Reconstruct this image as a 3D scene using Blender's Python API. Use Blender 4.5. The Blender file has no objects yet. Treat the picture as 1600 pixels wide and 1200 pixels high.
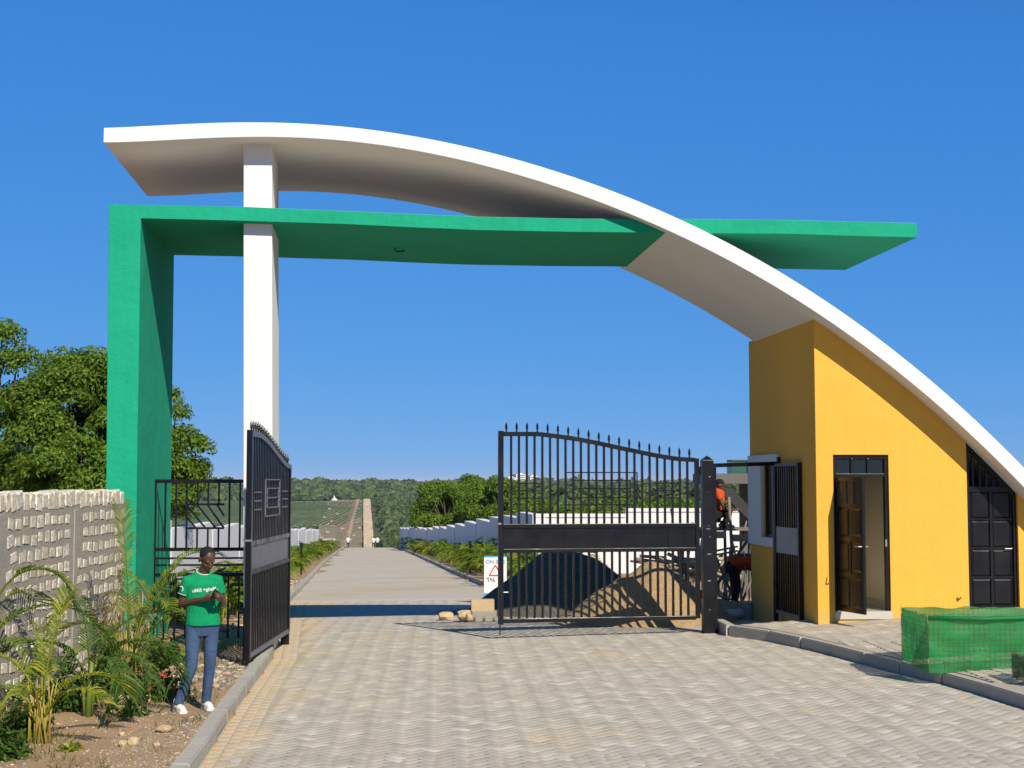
import bpy, bmesh, math, random
import numpy as np
from mathutils import Vector, Matrix, noise as mnoise
from mathutils.geometry import tessellate_polygon
from mathutils.bvhtree import BVHTree

# ------------------------------------------------------------------ camera, sky, sun
scene = bpy.context.scene
COL = scene.collection
F_PX, CAM_H = 2220.0, 2.35                  # focal length in photograph pixels (1600 wide), eye height
PITCH = math.atan(153 / F_PX)
cam_data = bpy.data.cameras.new('camera')
cam = bpy.data.objects.new('camera', cam_data)
COL.objects.link(cam)
cam.location = (0, 0, CAM_H)
cam.rotation_euler = (math.pi / 2 + PITCH, 0, 0)
cam_data.sensor_width = 36
cam_data.lens = 36 * F_PX / 1600
cam_data.clip_start = 0.1
cam_data.clip_end = 120000
scene.camera = cam
scene.cycles.max_bounces = 6; scene.cycles.diffuse_bounces = 3; scene.cycles.glossy_bounces = 3; scene.cycles.transmission_bounces = 3
scene.render.resolution_x, scene.render.resolution_y = 1024, 768

SUN_EL = math.radians(38)
SUN_AZ = math.radians(27)                   # sun stands behind the camera, this far to the right
sun_dir = Vector((math.sin(SUN_AZ) * math.cos(SUN_EL), -math.cos(SUN_AZ) * math.cos(SUN_EL), math.sin(SUN_EL)))
world = bpy.data.worlds.new('World')
scene.world = world
world.use_nodes = True
wn = world.node_tree
sky = wn.nodes.new('ShaderNodeTexSky')
sky.sky_type = 'NISHITA'
sky.sun_disc = False
sky.sun_elevation = SUN_EL
sky.sun_rotation = math.atan2(sun_dir.x, sun_dir.y)
sky.altitude = 3000
sky.air_density = 1.0
sky.dust_density = 0.0
sky.ozone_density = 6.0
bg = wn.nodes['Background']
bg.inputs[1].default_value = 0.083
# one colour curve for the whole sky: the phone's deep blue rendering of it
srgb = wn.nodes.new('ShaderNodeSeparateColor'); crgb = wn.nodes.new('ShaderNodeCombineColor')
wn.links.new(sky.outputs[0], srgb.inputs[0])
for ch, (gain, gam, knee) in enumerate(((0.405, 0.742, 0.93), (1.60, 0.393, 1.91), (4.60, 0.20, 4.1))):
    pw = wn.nodes.new('ShaderNodeMath'); pw.operation = 'POWER'; pw.inputs[1].default_value = gam
    ml = wn.nodes.new('ShaderNodeMath'); ml.operation = 'MULTIPLY'; ml.inputs[1].default_value = gain
    wn.links.new(srgb.outputs[ch], pw.inputs[0]); wn.links.new(pw.outputs[0], ml.inputs[0])
    ln = wn.nodes.new('ShaderNodeMath'); ln.operation = 'MULTIPLY'; ln.inputs[1].default_value = gain * knee ** gam / knee
    mn = wn.nodes.new('ShaderNodeMath'); mn.operation = 'MINIMUM'
    wn.links.new(srgb.outputs[ch], ln.inputs[0]); wn.links.new(ml.outputs[0], mn.inputs[0]); wn.links.new(ln.outputs[0], mn.inputs[1]); wn.links.new(mn.outputs[0], crgb.inputs[ch])
wn.links.new(crgb.outputs[0], bg.inputs[0])
sun_data = bpy.data.lights.new('sun', 'SUN')
sun_data.energy = 5.0
sun_data.angle = math.radians(0.53)
sun_data.color = (1.0, 0.90, 0.74)
sun = bpy.data.objects.new('sun', sun_data)
COL.objects.link(sun)
sun.rotation_euler = (-sun_dir).to_track_quat('-Z', 'Y').to_euler()
sun.location = (20, -30, 40)
vs = scene.view_settings
vs.view_transform = 'Standard'
vs.look = 'None'
vs.exposure = 0.40
vs.gamma = 1.0
vs.use_curve_mapping = False

random.seed(7)
rng = np.random.default_rng(7)
PI = math.pi

# ------------------------------------------------------------------ measuring helpers
_cp, _sp = math.cos(PITCH), math.sin(PITCH)
def ray(x, y):
    a, b = (x - 800) / F_PX, (600 - y) / F_PX
    return (a, _cp - b * _sp, _sp + b * _cp)
def at(x, y, Y):
    r = ray(x, y); s = Y / r[1]
    return Vector((r[0] * s, Y, CAM_H + r[2] * s))
def project(p):
    dx, dy, dz = p[0], p[1], p[2] - CAM_H
    zc = dy * _cp + dz * _sp; yc = -dy * _sp + dz * _cp
    return (800 + F_PX * dx / zc, 600 - F_PX * yc / zc)
GATE_O = Vector((-3.683, 19.721, 0.0))
GATE_R = math.radians(5.34)
GU = Vector((math.cos(GATE_R), math.sin(GATE_R), 0)); GV = Vector((-math.sin(GATE_R), math.cos(GATE_R), 0))
def G(u, v, z=0.0):
    return GATE_O + GU * u + GV * v + Vector((0, 0, z))

def interp(x, xs, ys):
    return float(np.interp(x, xs, ys))

KERB_L = [(-2.00, 4), (-2.46, 10), (-2.58, 11.9), (-2.885, 15.27), (-3.19, 19.1), (-3.45, 21), (-4.0, 25), (-5.1, 32.8), (-9.2, 70), (-13.4, 110), (-17.1, 146)]
KERB_R = [(5.4, 4), (5.3, 10), (5.17, 13), (5.02, 14.1), (4.81, 15.5), (4.49, 16.8), (4.03, 18.85), (3.62, 20.2), (3.12, 21.1)]
KERB_RF = [(0.6, 30), (0.1, 34), (-0.75, 40), (-1.35, 46), (-2.4, 56), (-3.7, 69), (-6.9, 100), (-11.8, 146)]
def kl(Y): return interp(Y, [p[1] for p in KERB_L], [p[0] for p in KERB_L])
def kr(Y): return interp(Y, [p[1] for p in KERB_R], [p[0] for p in KERB_R])
def krf(Y): return interp(Y, [p[1] for p in KERB_RF], [p[0] for p in KERB_RF])
def zlong(Y):
    if Y < 20: return 0.0
    if Y < 24: return -0.035 * (Y - 20) ** 2 / 8
    if Y < 146: return -0.035 * (Y - 22)
    return -0.035 * 124 - 0.048 * (Y - 146)
def zroad(X, Y):
    return zlong(Y) + 0.016 * min(max(X + 3.2, -8), 9) * (1.0 if Y < 40 else max(0.0, 1 - (Y - 40) / 30))
def zpave(X, Y):
    return 0.255 + 0.07 * min(max(X - kr(Y), 0), 5)

# ------------------------------------------------------------------ object helpers
def link(o, parent=None):
    COL.objects.link(o)
    if parent is not None: o.parent = parent
    return o
def tag(o, label=None, cat=None, group=None, kind=None):
    if label: o['label'] = label
    if cat: o['category'] = cat
    if group: o['group'] = group
    if kind: o['kind'] = kind
    return o
def thing(name, label, cat, loc=(0, 0, 0), rz=0.0, group=None):
    o = bpy.data.objects.new(name, None)
    o.empty_display_size = 0.2
    o.location = loc; o.rotation_euler = (0, 0, rz)
    link(o)
    return tag(o, label, cat, group)
def copy_tree(o, parent=None):
    c = o.copy(); link(c, parent)
    for ch in o.children: copy_tree(ch, c)
    return c
def shade(me, smooth):
    if smooth:
        me.polygons.foreach_set('use_smooth', [True] * len(me.polygons))
    return me
def np_mesh(name, V, Fq):
    """V (n,3), Fq (m,k) with equal polygon size."""
    V = np.asarray(V, dtype=np.float32); Fq = np.asarray(Fq, dtype=np.int32)
    me = bpy.data.meshes.new(name)
    m, k = Fq.shape
    me.vertices.add(len(V)); me.vertices.foreach_set('co', V.ravel())
    me.loops.add(m * k); me.loops.foreach_set('vertex_index', Fq.ravel())
    me.polygons.add(m); me.polygons.foreach_set('loop_start', np.arange(0, m * k, k, dtype=np.int32))
    me.update(calc_edges=True)
    return me
def obj(name, me, mat, parent=None, smooth=False):
    o = bpy.data.objects.new(name, me)
    if mat is not None and len(me.materials) == 0: me.materials.append(mat)
    shade(me, smooth)
    return link(o, parent)

class MB:
    def __init__(s): s.v = []; s.f = []
    def add(s, vs_, fs_):
        n = len(s.v); s.v += [tuple(p) for p in vs_]; s.f += [tuple(i + n for i in f) for f in fs_]; return s
    def box(s, x0, x1, y0, y1, z0, z1):
        return s.add([(x0, y0, z0), (x1, y0, z0), (x1, y1, z0), (x0, y1, z0), (x0, y0, z1), (x1, y0, z1), (x1, y1, z1), (x0, y1, z1)],
                     [(0, 3, 2, 1), (4, 5, 6, 7), (0, 1, 5, 4), (1, 2, 6, 5), (2, 3, 7, 6), (3, 0, 4, 7)])
    def bar(s, a, b, w, d, up=(0, 0, 1)):
        """rectangular bar from a to b, w wide across, d deep"""
        a = Vector(a); b = Vector(b); t = (b - a).normalized(); up = Vector(up)
        if abs(t.dot(up)) > 0.98: up = Vector((0, 1, 0))
        r = t.cross(up).normalized() * (w / 2); q = r.cross(t).normalized() * (d / 2)
        P = [a - r - q, a + r - q, a + r + q, a - r + q, b - r - q, b + r - q, b + r + q, b - r + q]
        return s.add(P, [(0, 3, 2, 1), (4, 5, 6, 7), (0, 1, 5, 4), (1, 2, 6, 5), (2, 3, 7, 6), (3, 0, 4, 7)])
    def tube(s, pts, rad, n=8, caps=True, flat=1.0):
        pts = [Vector(p) for p in pts]
        if not hasattr(rad, '__len__'): rad = [rad] * len(pts)
        base = len(s.v); prev = None
        for i, p in enumerate(pts):
            t = (pts[min(i + 1, len(pts) - 1)] - pts[max(i - 1, 0)]).normalized()
            if prev is None:
                h = Vector((1, 0, 0)) if abs(t.x) < 0.9 else Vector((0, 1, 0))
                r = (h - t * h.dot(t)).normalized()
            else:
                r = (prev - t * prev.dot(t)).normalized()
            prev = r; q = t.cross(r)
            for k in range(n):
                a = 2 * PI * k / n
                s.v.append(tuple(p + (r * math.cos(a) + q * math.sin(a) * flat) * rad[i]))
        for i in range(len(pts) - 1):
            for k in range(n):
                a = base + i * n + k; b = base + i * n + (k + 1) % n
                s.f.append((a, b, b + n, a + n))
        if caps:
            s.f.append(tuple(base + k for k in range(n))[::-1])
            s.f.append(tuple(base + (len(pts) - 1) * n + k for k in range(n)))
        return s
    def lathe(s, prof, c=(0, 0, 0), n=12):
        """prof list of (r,z)"""
        base = len(s.v); c = Vector(c)
        for r, z in prof:
            for k in range(n):
                a = 2 * PI * k / n
                s.v.append((c.x + r * math.cos(a), c.y + r * math.sin(a), c.z + z))
        for i in range(len(prof) - 1):
            for k in range(n):
                a = base + i * n + k; b = base + i * n + (k + 1) % n
                s.f.append((a, b, b + n, a + n))
        s.f.append(tuple(base + k for k in range(n))[::-1])
        s.f.append(tuple(base + (len(prof) - 1) * n + k for k in range(n)))
        return s
    def xform(s, M, start=0):
        for i in range(start, len(s.v)): s.v[i] = tuple(M @ Vector(s.v[i]))
        return s
    def mesh(s, name):
        me = bpy.data.meshes.new(name); me.from_pydata(s.v, [], s.f); me.update(); return me
    def build(s, name, mat, parent=None, smooth=False, bevel=0.0, seg=2):
        o = obj(name, s.mesh(name), mat, parent, smooth)
        if bevel > 0: add_bevel(o, bevel, seg)
        return o
def add_bevel(o, w, seg=2):
    m = o.modifiers.new('bevel', 'BEVEL'); m.width = w; m.segments = seg; m.limit_method = 'ANGLE'; m.angle_limit = math.radians(40)
    return o
def slab(outer, holes, y0, y1, axis='y'):
    """polygon in the (a,z) plane with holes, extruded from y0 to y1 along the other horizontal axis"""
    loops = [outer] + list(holes)
    tris = tessellate_polygon([[Vector((p[0], p[1], 0)) for p in L] for L in loops])
    flat = [p for L in loops for p in L]; n = len(flat)
    mk = (lambda p, d: (p[0], d, p[1])) if axis == 'y' else (lambda p, d: (d, p[0], p[1]))
    mb = MB()
    mb.v = [mk(p, y0) for p in flat] + [mk(p, y1) for p in flat]
    for t in tris:
        mb.f.append(tuple(t)); mb.f.append(tuple(i + n for i in t[::-1]))
    b = 0
    for L in loops:
        m = len(L)
        for i in range(m):
            j = (i + 1) % m
            mb.f.append((b + i, b + j, b + j + n, b + i + n))
        b += m
    return mb
def fix_normals(o):
    bm = bmesh.new(); bm.from_mesh(o.data); bmesh.ops.recalc_face_normals(bm, faces=bm.faces); bm.to_mesh(o.data); bm.free(); return o

# ------------------------------------------------------------------ materials
class NT:
    k = 0.84                                # overall reflectance trim
    def __init__(s, name):
        s.m = bpy.data.materials.new(name); s.m.use_nodes = True
        s.t = s.m.node_tree; s.b = s.t.nodes['Principled BSDF']; s.out = s.t.nodes['Material Output']
    def n(s, kind, **kw):
        nd = s.t.nodes.new(kind)
        for k, v in kw.items():
            if k in nd.inputs: nd.inputs[k].default_value = v
            else: setattr(nd, k, v)
        return nd
    def l(s, a, b): s.t.links.new(a, b); return s
    def ramp(s, fac, stops):
        r = s.n('ShaderNodeValToRGB'); el = r.color_ramp.elements
        while len(el) > 1: el.remove(el[-1])
        el[0].position = stops[0][0]; el[0].color = (*stops[0][1], 1)
        for p, c in stops[1:]:
            e = el.new(p); e.color = (*c, 1)
        s.l(fac, r.inputs[0]); return r.outputs[0]
    def mix(s, fac, a, b, mode='MIX'):
        m = s.n('ShaderNodeMix', data_type='RGBA', blend_type=mode)
        for sock, v in ((m.inputs[0], fac), (m.inputs[6], a), (m.inputs[7], b)):
            if hasattr(v, 'is_linked') or hasattr(v, 'links'): s.l(v, sock)
            elif isinstance(v, (tuple, list)): sock.default_value = (*v, 1) if len(v) == 3 else v
            else: sock.default_value = v
        return m.outputs[2]
    def noise(s, vec, scale, detail=5, rough=0.55, dist=0.0):
        nd = s.n('ShaderNodeTexNoise'); nd.inputs['Scale'].default_value = scale; nd.inputs['Detail'].default_value = detail
        nd.inputs['Roughness'].default_value = rough; nd.inputs['Distortion'].default_value = dist
        s.l(vec, nd.inputs['Vector']); return nd.outputs['Fac']
    def math(s, op, a, b=0.0, c=None):
        m = s.n('ShaderNodeMath', operation=op)
        for i, v in enumerate((a, b, c)):
            if v is None: continue
            if hasattr(v, 'links'): s.l(v, m.inputs[i])
            else: m.inputs[i].default_value = v
        return m.outputs[0]
    def pos(s): return s.n('ShaderNodeNewGeometry').outputs['Position']
    def ocoord(s): return s.n('ShaderNodeTexCoord').outputs['Object']
    def bump(s, h, strength, dist=0.01):
        b = s.n('ShaderNodeBump'); b.inputs['Strength'].default_value = strength; b.inputs['Distance'].default_value = dist
        s.l(h, b.inputs['Height']); s.l(b.outputs[0], s.b.inputs['Normal']); return s
    def col(s, v):
        if hasattr(v, 'links'): s.l(s.mix(1.0, v, (s.k,) * 3, 'MULTIPLY') if s.k != 1 else v, s.b.inputs['Base Color'])
        else: s.b.inputs['Base Color'].default_value = (*scl(v, s.k), 1)
        return s
    def rough(s, r):
        if hasattr(r, 'links'): s.l(r, s.b.inputs['Roughness'])
        else: s.b.inputs['Roughness'].default_value = r
        return s
def scl(c, k): return tuple(min(1, x * k) for x in c)

def m_plaster(name, c, var=0.08, bump=0.25, rough=0.85, streak=True, stain=0.0, stainc=(0.2, 0.17, 0.13), splash=0.0):
    t = NT(name); p = t.pos()
    big = t.noise(p, 0.9, 4, 0.6)
    mp = t.n('ShaderNodeMapping'); mp.inputs['Scale'].default_value = (6, 6, 0.7); t.l(p, mp.inputs[0])
    st = t.noise(mp.outputs[0], 1.6, 5, 0.65)
    fine = t.noise(p, 55, 3, 0.6)
    c1 = t.mix(big, scl(c, 1 - var), scl(c, 1 + var))
    c2 = t.mix(t.math('MULTIPLY', t.math('SUBTRACT', st, 0.42), 0.9 if streak else 0.0), c1, scl(c, 1 - 2.2 * var))
    if stain > 0:
        mk = t.ramp(t.noise(p, 3.1, 6, 0.7), [(0.60, (0, 0, 0)), (0.72, (1, 1, 1))])
        c2 = t.mix(t.math('MULTIPLY', mk, stain), c2, stainc)
    if splash > 0:                          # rain-splashed dust at the foot of the wall
        sep = t.n('ShaderNodeSeparateXYZ'); t.l(p, sep.inputs[0])
        hh = t.math('ADD', sep.outputs[2], t.math('MULTIPLY', t.noise(p, 7, 5, 0.7), 0.45))
        c2 = t.mix(t.math('MULTIPLY', t.ramp(hh, [(0.52, (1, 1, 1)), (0.80, (0, 0, 0))]), splash), c2, (0.50, 0.36, 0.20))
    t.col(c2).rough(rough)
    t.b.inputs['Specular IOR Level'].default_value = 0.25
    mid = t.noise(p, 14, 4, 0.6)
    slow = t.noise(p, 2.2, 2, 0.5)
    t.bump(t.math('ADD', t.math('ADD', t.math('MULTIPLY', fine, 0.5), mid), t.math('MULTIPLY', slow, 3.0)), bump, 0.012)
    return t.m
def m_simple(name, c, rough=0.6, metal=0.0, var=0.1, scale=8, bump=0.0, spec=0.4):
    t = NT(name); p = t.ocoord()
    nz = t.noise(p, scale, 5, 0.6)
    t.col(t.mix(nz, scl(c, 1 - var), scl(c, 1 + var))).rough(rough)
    t.b.inputs['Metallic'].default_value = metal
    t.b.inputs['Specular IOR Level'].default_value = spec
    if bump > 0: t.bump(t.noise(p, scale * 4, 4, 0.6), bump, 0.01)
    return t.m
def m_leaf(name, c1, c2, c3, rough=0.5, trans=0.35):
    """foliage: colour changes from leaf to leaf, some light passes through"""
    t = NT(name); t.k = 1.0
    ri = t.n('ShaderNodeNewGeometry').outputs['Random Per Island']
    orn = t.n('ShaderNodeObjectInfo').outputs['Random']
    f = t.math('FRACT', t.math('ADD', ri, t.math('MULTIPLY', orn, 0.37)))
    c = t.ramp(f, [(0.0, c1), (0.55, c2), (1.0, c3)])
    t.col(c).rough(max(rough, .6))
    t.b.inputs['Specular IOR Level'].default_value = 0.15
    tr = t.n('ShaderNodeBsdfTranslucent'); t.l(t.mix(1.0, c, (1.3, 1.35, 0.6), 'MULTIPLY'), tr.inputs[0])
    mx = t.n('ShaderNodeMixShader'); mx.inputs[0].default_value = trans
    t.l(t.b.outputs[0], mx.inputs[1]); t.l(tr.outputs[0], mx.inputs[2]); t.l(mx.outputs[0], t.out.inputs[0])
    return t.m

M = {}
M['green'] = m_plaster('green_paint', (0.006, 0.355, 0.20), 0.14, 0.8)
M['white'] = m_plaster('white_paint', (0.78, 0.775, 0.75), 0.055, 0.35)
M['yellow'] = m_plaster('yellow_paint', (0.83, 0.435, 0.06), 0.075, 0.4, splash=.5)
M['cream'] = m_plaster('cream_paint', (0.72, 0.64, 0.47), 0.03, 0.1)
M['boundary'] = m_plaster('boundary_paint', (0.74, 0.74, 0.74), 0.05, 0.2, stain=0.10)
M['surround'] = m_plaster('surround_paint', (0.75, 0.75, 0.74), 0.03, 0.1)
M['concrete'] = m_plaster('concrete', (0.34, 0.32, 0.28), 0.14, 0.6, 0.92, stain=0.25)
M['kerb'] = m_plaster('kerb_concrete', (0.40, 0.385, 0.34), 0.13, 0.6, 0.92, streak=False, stain=0.4, stainc=(0.42, 0.33, 0.20))
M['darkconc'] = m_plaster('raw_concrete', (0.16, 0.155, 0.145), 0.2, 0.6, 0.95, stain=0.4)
M['tile'] = m_simple('floor_tile', (0.52, 0.50, 0.45), 0.25, var=0.05)

def m_black():
    t = NT('black_gloss_paint'); p = t.ocoord()
    t.col(t.mix(t.noise(p, 5, 5), (0.004, 0.004, 0.006), (0.010, 0.010, 0.013)))
    t.rough(t.ramp(t.noise(p, 3, 5), [(0.3, (0.22,) * 3), (0.7, (0.42,) * 3)]))
    t.b.inputs['Specular IOR Level'].default_value = 0.35
    t.bump(t.noise(p, 18, 3), 0.08, 0.01)
    return t.m
M['black'] = m_black()
M['primer'] = m_simple('grey_primer_steel', (0.17, 0.17, 0.19), 0.42, 0.35, 0.25, 4, 0.1)
M['steel'] = m_simple('bare_steel', (0.45, 0.44, 0.42), 0.4, 0.8, 0.15, 20)
M['chrome'] = m_simple('bright_steel', (0.7, 0.7, 0.7), 0.25, 0.9, 0.1, 20)

def m_glass():
    t = NT('window_glass')
    t.col((0.02, 0.025, 0.03)).rough(0.04)
    t.b.inputs['Specular IOR Level'].default_value = 0.9
    tr = t.n('ShaderNodeBsdfTransparent'); tr.inputs[0].default_value = (0.75, 0.8, 0.8, 1)
    mx = t.n('ShaderNodeMixShader'); mx.inputs[0].default_value = 0.55
    t.l(t.b.outputs[0], mx.inputs[1]); t.l(tr.outputs[0], mx.inputs[2]); t.l(mx.outputs[0], t.out.inputs[0])
    return t.m
M['glass'] = m_glass()
M['clear'] = m_glass(); [setattr(n.inputs[0], 'default_value', .86) for n in M['clear'].node_tree.nodes if n.type == 'MIX_SHADER']
M['galv'] = m_simple('dull_galvanised', (0.34, 0.335, 0.31), 0.5, 0.4, 0.2, 5, 0.1)

def m_paver():
    t = NT('concrete_paver'); p = t.pos()
    ri = t.n('ShaderNodeNewGeometry').outputs['Random Per Island']; orn = t.n('ShaderNodeObjectInfo').outputs['Random']
    f = t.math('FRACT', t.math('ADD', ri, orn))
    c = t.ramp(f, [(0.0, (0.36, 0.33, 0.275)), (0.25, (0.43, 0.395, 0.325)), (0.7, (0.49, 0.45, 0.375)), (0.9, (0.56, 0.515, 0.435)), (1.0, (0.68, 0.635, 0.545))])
    c = t.mix(t.math('MULTIPLY', t.noise(p, 1.3, 5, 0.6), 0.5), c, (0.51, 0.465, 0.38))
    c = t.mix(t.math('MULTIPLY', t.noise(p, 30, 4, 0.7), 0.25), c, (0.40, 0.37, 0.31))
    mk = t.ramp(t.noise(p, 0.62, 6, 0.68, 0.6), [(0.57, (0, 0, 0)), (0.68, (1, 1, 1))])
    c = t.mix(t.math('MULTIPLY', mk, 0.6), c, (0.60, 0.455, 0.28))
    # wind-blown sand lying in the channel beside the left kerb
    sep = t.n('ShaderNodeSeparateXYZ'); t.l(p, sep.inputs[0])
    d = t.math('ADD', t.math('ADD', sep.outputs[0], 1.658), t.math('MULTIPLY', sep.outputs[1], 0.0802))
    d = t.math('ADD', d, t.math('MULTIPLY', t.math('SUBTRACT', t.noise(p, 1.6, 5, 0.65), 0.5), 1.1))
    sd = t.ramp(d, [(0.10, (1, 1, 1)), (0.55, (0, 0, 0))])
    c = t.mix(t.math('MULTIPLY', sd, 0.8), c, (0.60, 0.455, 0.27))
    t.col(c).rough(0.85)
    t.b.inputs['Specular IOR Level'].default_value = 0.3
    t.bump(t.noise(p, 90, 4, 0.7), 0.35, 0.006)
    return t.m
M['paver'] = m_paver()
def m_roadsheet():
    t = NT('paved_road_far'); p = t.pos()
    br = t.n('ShaderNodeTexBrick'); t.l(p, br.inputs['Vector'])
    br.inputs['Scale'].default_value = 5.0; br.inputs['Mortar Size'].default_value = 0.012
    br.inputs['Color1'].default_value = (0.45, 0.415, 0.345, 1); br.inputs['Color2'].default_value = (0.55, 0.51, 0.43, 1); br.inputs['Mortar'].default_value = (0.33, 0.28, 0.21, 1)
    c = t.mix(t.math('MULTIPLY', t.noise(p, 0.9, 5, 0.6), 0.7), br.outputs['Color'], (0.53, 0.48, 0.385))
    mk = t.ramp(t.noise(p, 0.33, 6, 0.68, 0.6), [(0.49, (0, 0, 0)), (0.66, (1, 1, 1))])
    c = t.mix(t.math('MULTIPLY', mk, 0.75), c, (0.47, 0.345, 0.19))
    t.col(c).rough(0.88); t.b.inputs['Specular IOR Level'].default_value = 0.3
    t.bump(t.noise(p, 40, 4, 0.7), 0.3, 0.01)
    return t.m
M['road'] = m_roadsheet()
def m_sandjoint():
    t = NT('joint_sand'); p = t.pos()
    t.col(t.mix(t.noise(p, 6, 5), (0.36, 0.32, 0.25), (0.48, 0.41, 0.30))).rough(0.95); return t.m
M['joint'] = m_sandjoint()
def m_ground():
    t = NT('ground_soil'); p = t.pos()
    a = t.noise(p, 0.9, 7, 0.65, 0.4); b = t.noise(p, 7, 6, 0.7); g = t.noise(p, 45, 4, 0.7)
    c = t.ramp(a, [(0.25, (0.27, 0.165, 0.085)), (0.45, (0.40, 0.25, 0.13)), (0.62, (0.48, 0.32, 0.175)), (0.8, (0.34, 0.27, 0.19))])
    c = t.mix(t.math('MULTIPLY', b, 0.5), c, (0.30, 0.235, 0.16))
    c = t.mix(t.ramp(g, [(0.52, (0, 0, 0)), (0.75, (1, 1, 1))]), c, (0.44, 0.38, 0.29))
    # green scrub far from the gate
    sep = t.n('ShaderNodeSeparateXYZ'); t.l(p, sep.inputs[0])
    far = t.ramp(t.math('DIVIDE', sep.outputs[1], 400.0), [(0.12, (0, 0, 0)), (0.40, (1, 1, 1))])
    scr = t.mix(t.noise(p, 0.03, 6, 0.65), (0.035, 0.065, 0.02), (0.085, 0.12, 0.04))
    t.col(t.mix(far, c, scr)).rough(0.95); t.b.inputs['Specular IOR Level'].default_value = 0.2
    t.bump(t.math('ADD', b, g), 0.6, 0.03)
    return t.m
M['ground'] = m_ground()
M['block'] = None
def m_block():
    t = NT('coral_stone'); p = t.pos()
    orn = t.n('ShaderNodeObjectInfo').outputs['Random']
    c = t.ramp(orn, [(0.0, (0.66, 0.60, 0.47)), (0.4, (0.80, 0.75, 0.62)), (0.8, (0.88, 0.85, 0.75)), (0.94, (0.60, 0.48, 0.32)), (1.0, (0.72, 0.72, 0.70))])
    n = t.noise(p, 22, 6, 0.75)
    c = t.mix(t.ramp(n, [(0.42, (1, 1, 1)), (0.55, (0, 0, 0))]), c, (0.50, 0.44, 0.33))
    smear = t.ramp(t.noise(p, 8.5, 6, 0.7), [(0.54, (0, 0, 0)), (0.60, (1, 1, 1))])
    c = t.mix(t.math('MULTIPLY', smear, 0.85), c, (0.42, 0.385, 0.325))
    t.col(c).rough(0.95); t.bump(t.noise(p, 40, 5, 0.75), 0.6, 0.015); t.b.inputs['Specular IOR Level'].default_value = 0.2
    return t.m
M['block'] = m_block()
def m_mortar():
    t = NT('rough_mortar'); p = t.pos()
    c = t.mix(t.noise(p, 5, 6, 0.7), (0.30, 0.27, 0.225), (0.48, 0.44, 0.37))
    c = t.mix(t.ramp(t.noise(p, 26, 5, 0.7), [(0.55, (0, 0, 0)), (0.7, (1, 1, 1))]), c, (0.44, 0.41, 0.35))
    t.col(c).rough(0.97); t.bump(t.noise(p, 30, 5, 0.75), 0.9, 0.03); t.b.inputs['Specular IOR Level'].default_value = 0.2
    return t.m
M['mortar'] = m_mortar()
M['rock'] = m_plaster('tan_rock', (0.52, 0.40, 0.25), 0.2, 1.0, 0.95, False, 0.4, (0.3, 0.2, 0.11))
M['pebble'] = None
def m_pebble():
    t = NT('pebbles'); ri = t.n('ShaderNodeNewGeometry').outputs['Random Per Island']
    c = t.ramp(ri, [(0.0, (0.13, 0.12, 0.11)), (0.4, (0.26, 0.235, 0.20)), (0.75, (0.42, 0.33, 0.22)), (1.0, (0.55, 0.49, 0.39))])
    t.col(c).rough(0.95); return t.m
M['pebble'] = m_pebble()
M['ballast'] = m_simple('black_ballast', (0.03, 0.03, 0.033), 0.9, 0, 0.35, 16, 1.0, 0.3)
def m_heap(name, c1, c2, sc):
    t = NT(name); p = t.pos()
    c = t.mix(t.noise(p, 2.0, 6, 0.7), c1, c2)
    c = t.mix(t.ramp(t.noise(p, sc, 4, 0.75), [(0.45, (0, 0, 0)), (0.65, (1, 1, 1))]), c, scl(c1, 0.6))
    t.col(c).rough(0.97); t.b.inputs['Specular IOR Level'].default_value = 0.2
    t.bump(t.noise(p, sc, 4, 0.75), 0.9, 0.03); return t.m
M['ballast'] = m_heap('grey_ballast', (0.085, 0.08, 0.072), (0.19, 0.175, 0.15), 24)
M['sand'] = m_heap('building_sand', (0.42, 0.29, 0.155), (0.54, 0.385, 0.22), 34)
M['track'] = m_heap('dirt_track', (0.66, 0.51, 0.31), (0.74, 0.59, 0.38), 0.2)
M['earth'] = m_heap('red_earth', (0.24, 0.15, 0.09), (0.38, 0.26, 0.17), 0.3)
M['leafA'] = m_leaf('neem_leaf', (0.045, 0.10, 0.012), (0.10, 0.18, 0.018), (0.19, 0.26, 0.028))
M['leafB'] = m_leaf('forest_leaf', (0.030, 0.060, 0.014), (0.056, 0.098, 0.020), (0.10, 0.14, 0.03))
M['leafC'] = m_leaf('palm_leaflet', (0.05, 0.10, 0.012), (0.10, 0.165, 0.018), (0.22, 0.25, 0.03), 0.4)
M['leafY'] = m_leaf('yellow_palm_leaflet', (0.08, 0.13, 0.012), (0.17, 0.22, 0.02), (0.32, 0.30, 0.03), 0.45)
M['leafD'] = m_leaf('shrub_leaf', (0.025, 0.065, 0.012), (0.055, 0.11, 0.02), (0.10, 0.16, 0.03))
M['leafDry'] = m_leaf('dry_stalk', (0.22, 0.18, 0.09), (0.32, 0.27, 0.15), (0.40, 0.35, 0.22))
M['grass'] = m_leaf('grass_blade', (0.07, 0.10, 0.02), (0.13, 0.16, 0.035), (0.30, 0.26, 0.11))
M['canopy'] = m_leaf('far_leaf', (0.040, 0.080, 0.020), (0.070, 0.115, 0.028), (0.115, 0.155, 0.042), 0.6, 0.2)
M['bark'] = m_simple('bark', (0.10, 0.075, 0.05), 0.95, 0, 0.35, 6, 0.8)
M['stem'] = m_simple('yellow_stem', (0.34, 0.27, 0.055), 0.55, 0, 0.3, 12)
M['gstem'] = m_simple('green_stem', (0.13, 0.19, 0.03), 0.5, 0, 0.3, 12)
M['petal'] = m_simple('red_petal', (0.55, 0.07, 0.025), 0.6, 0, 0.4, 30)
M['petalP'] = m_simple('pink_petal', (0.60, 0.07, 0.20), 0.6, 0, 0.3, 30)
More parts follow.
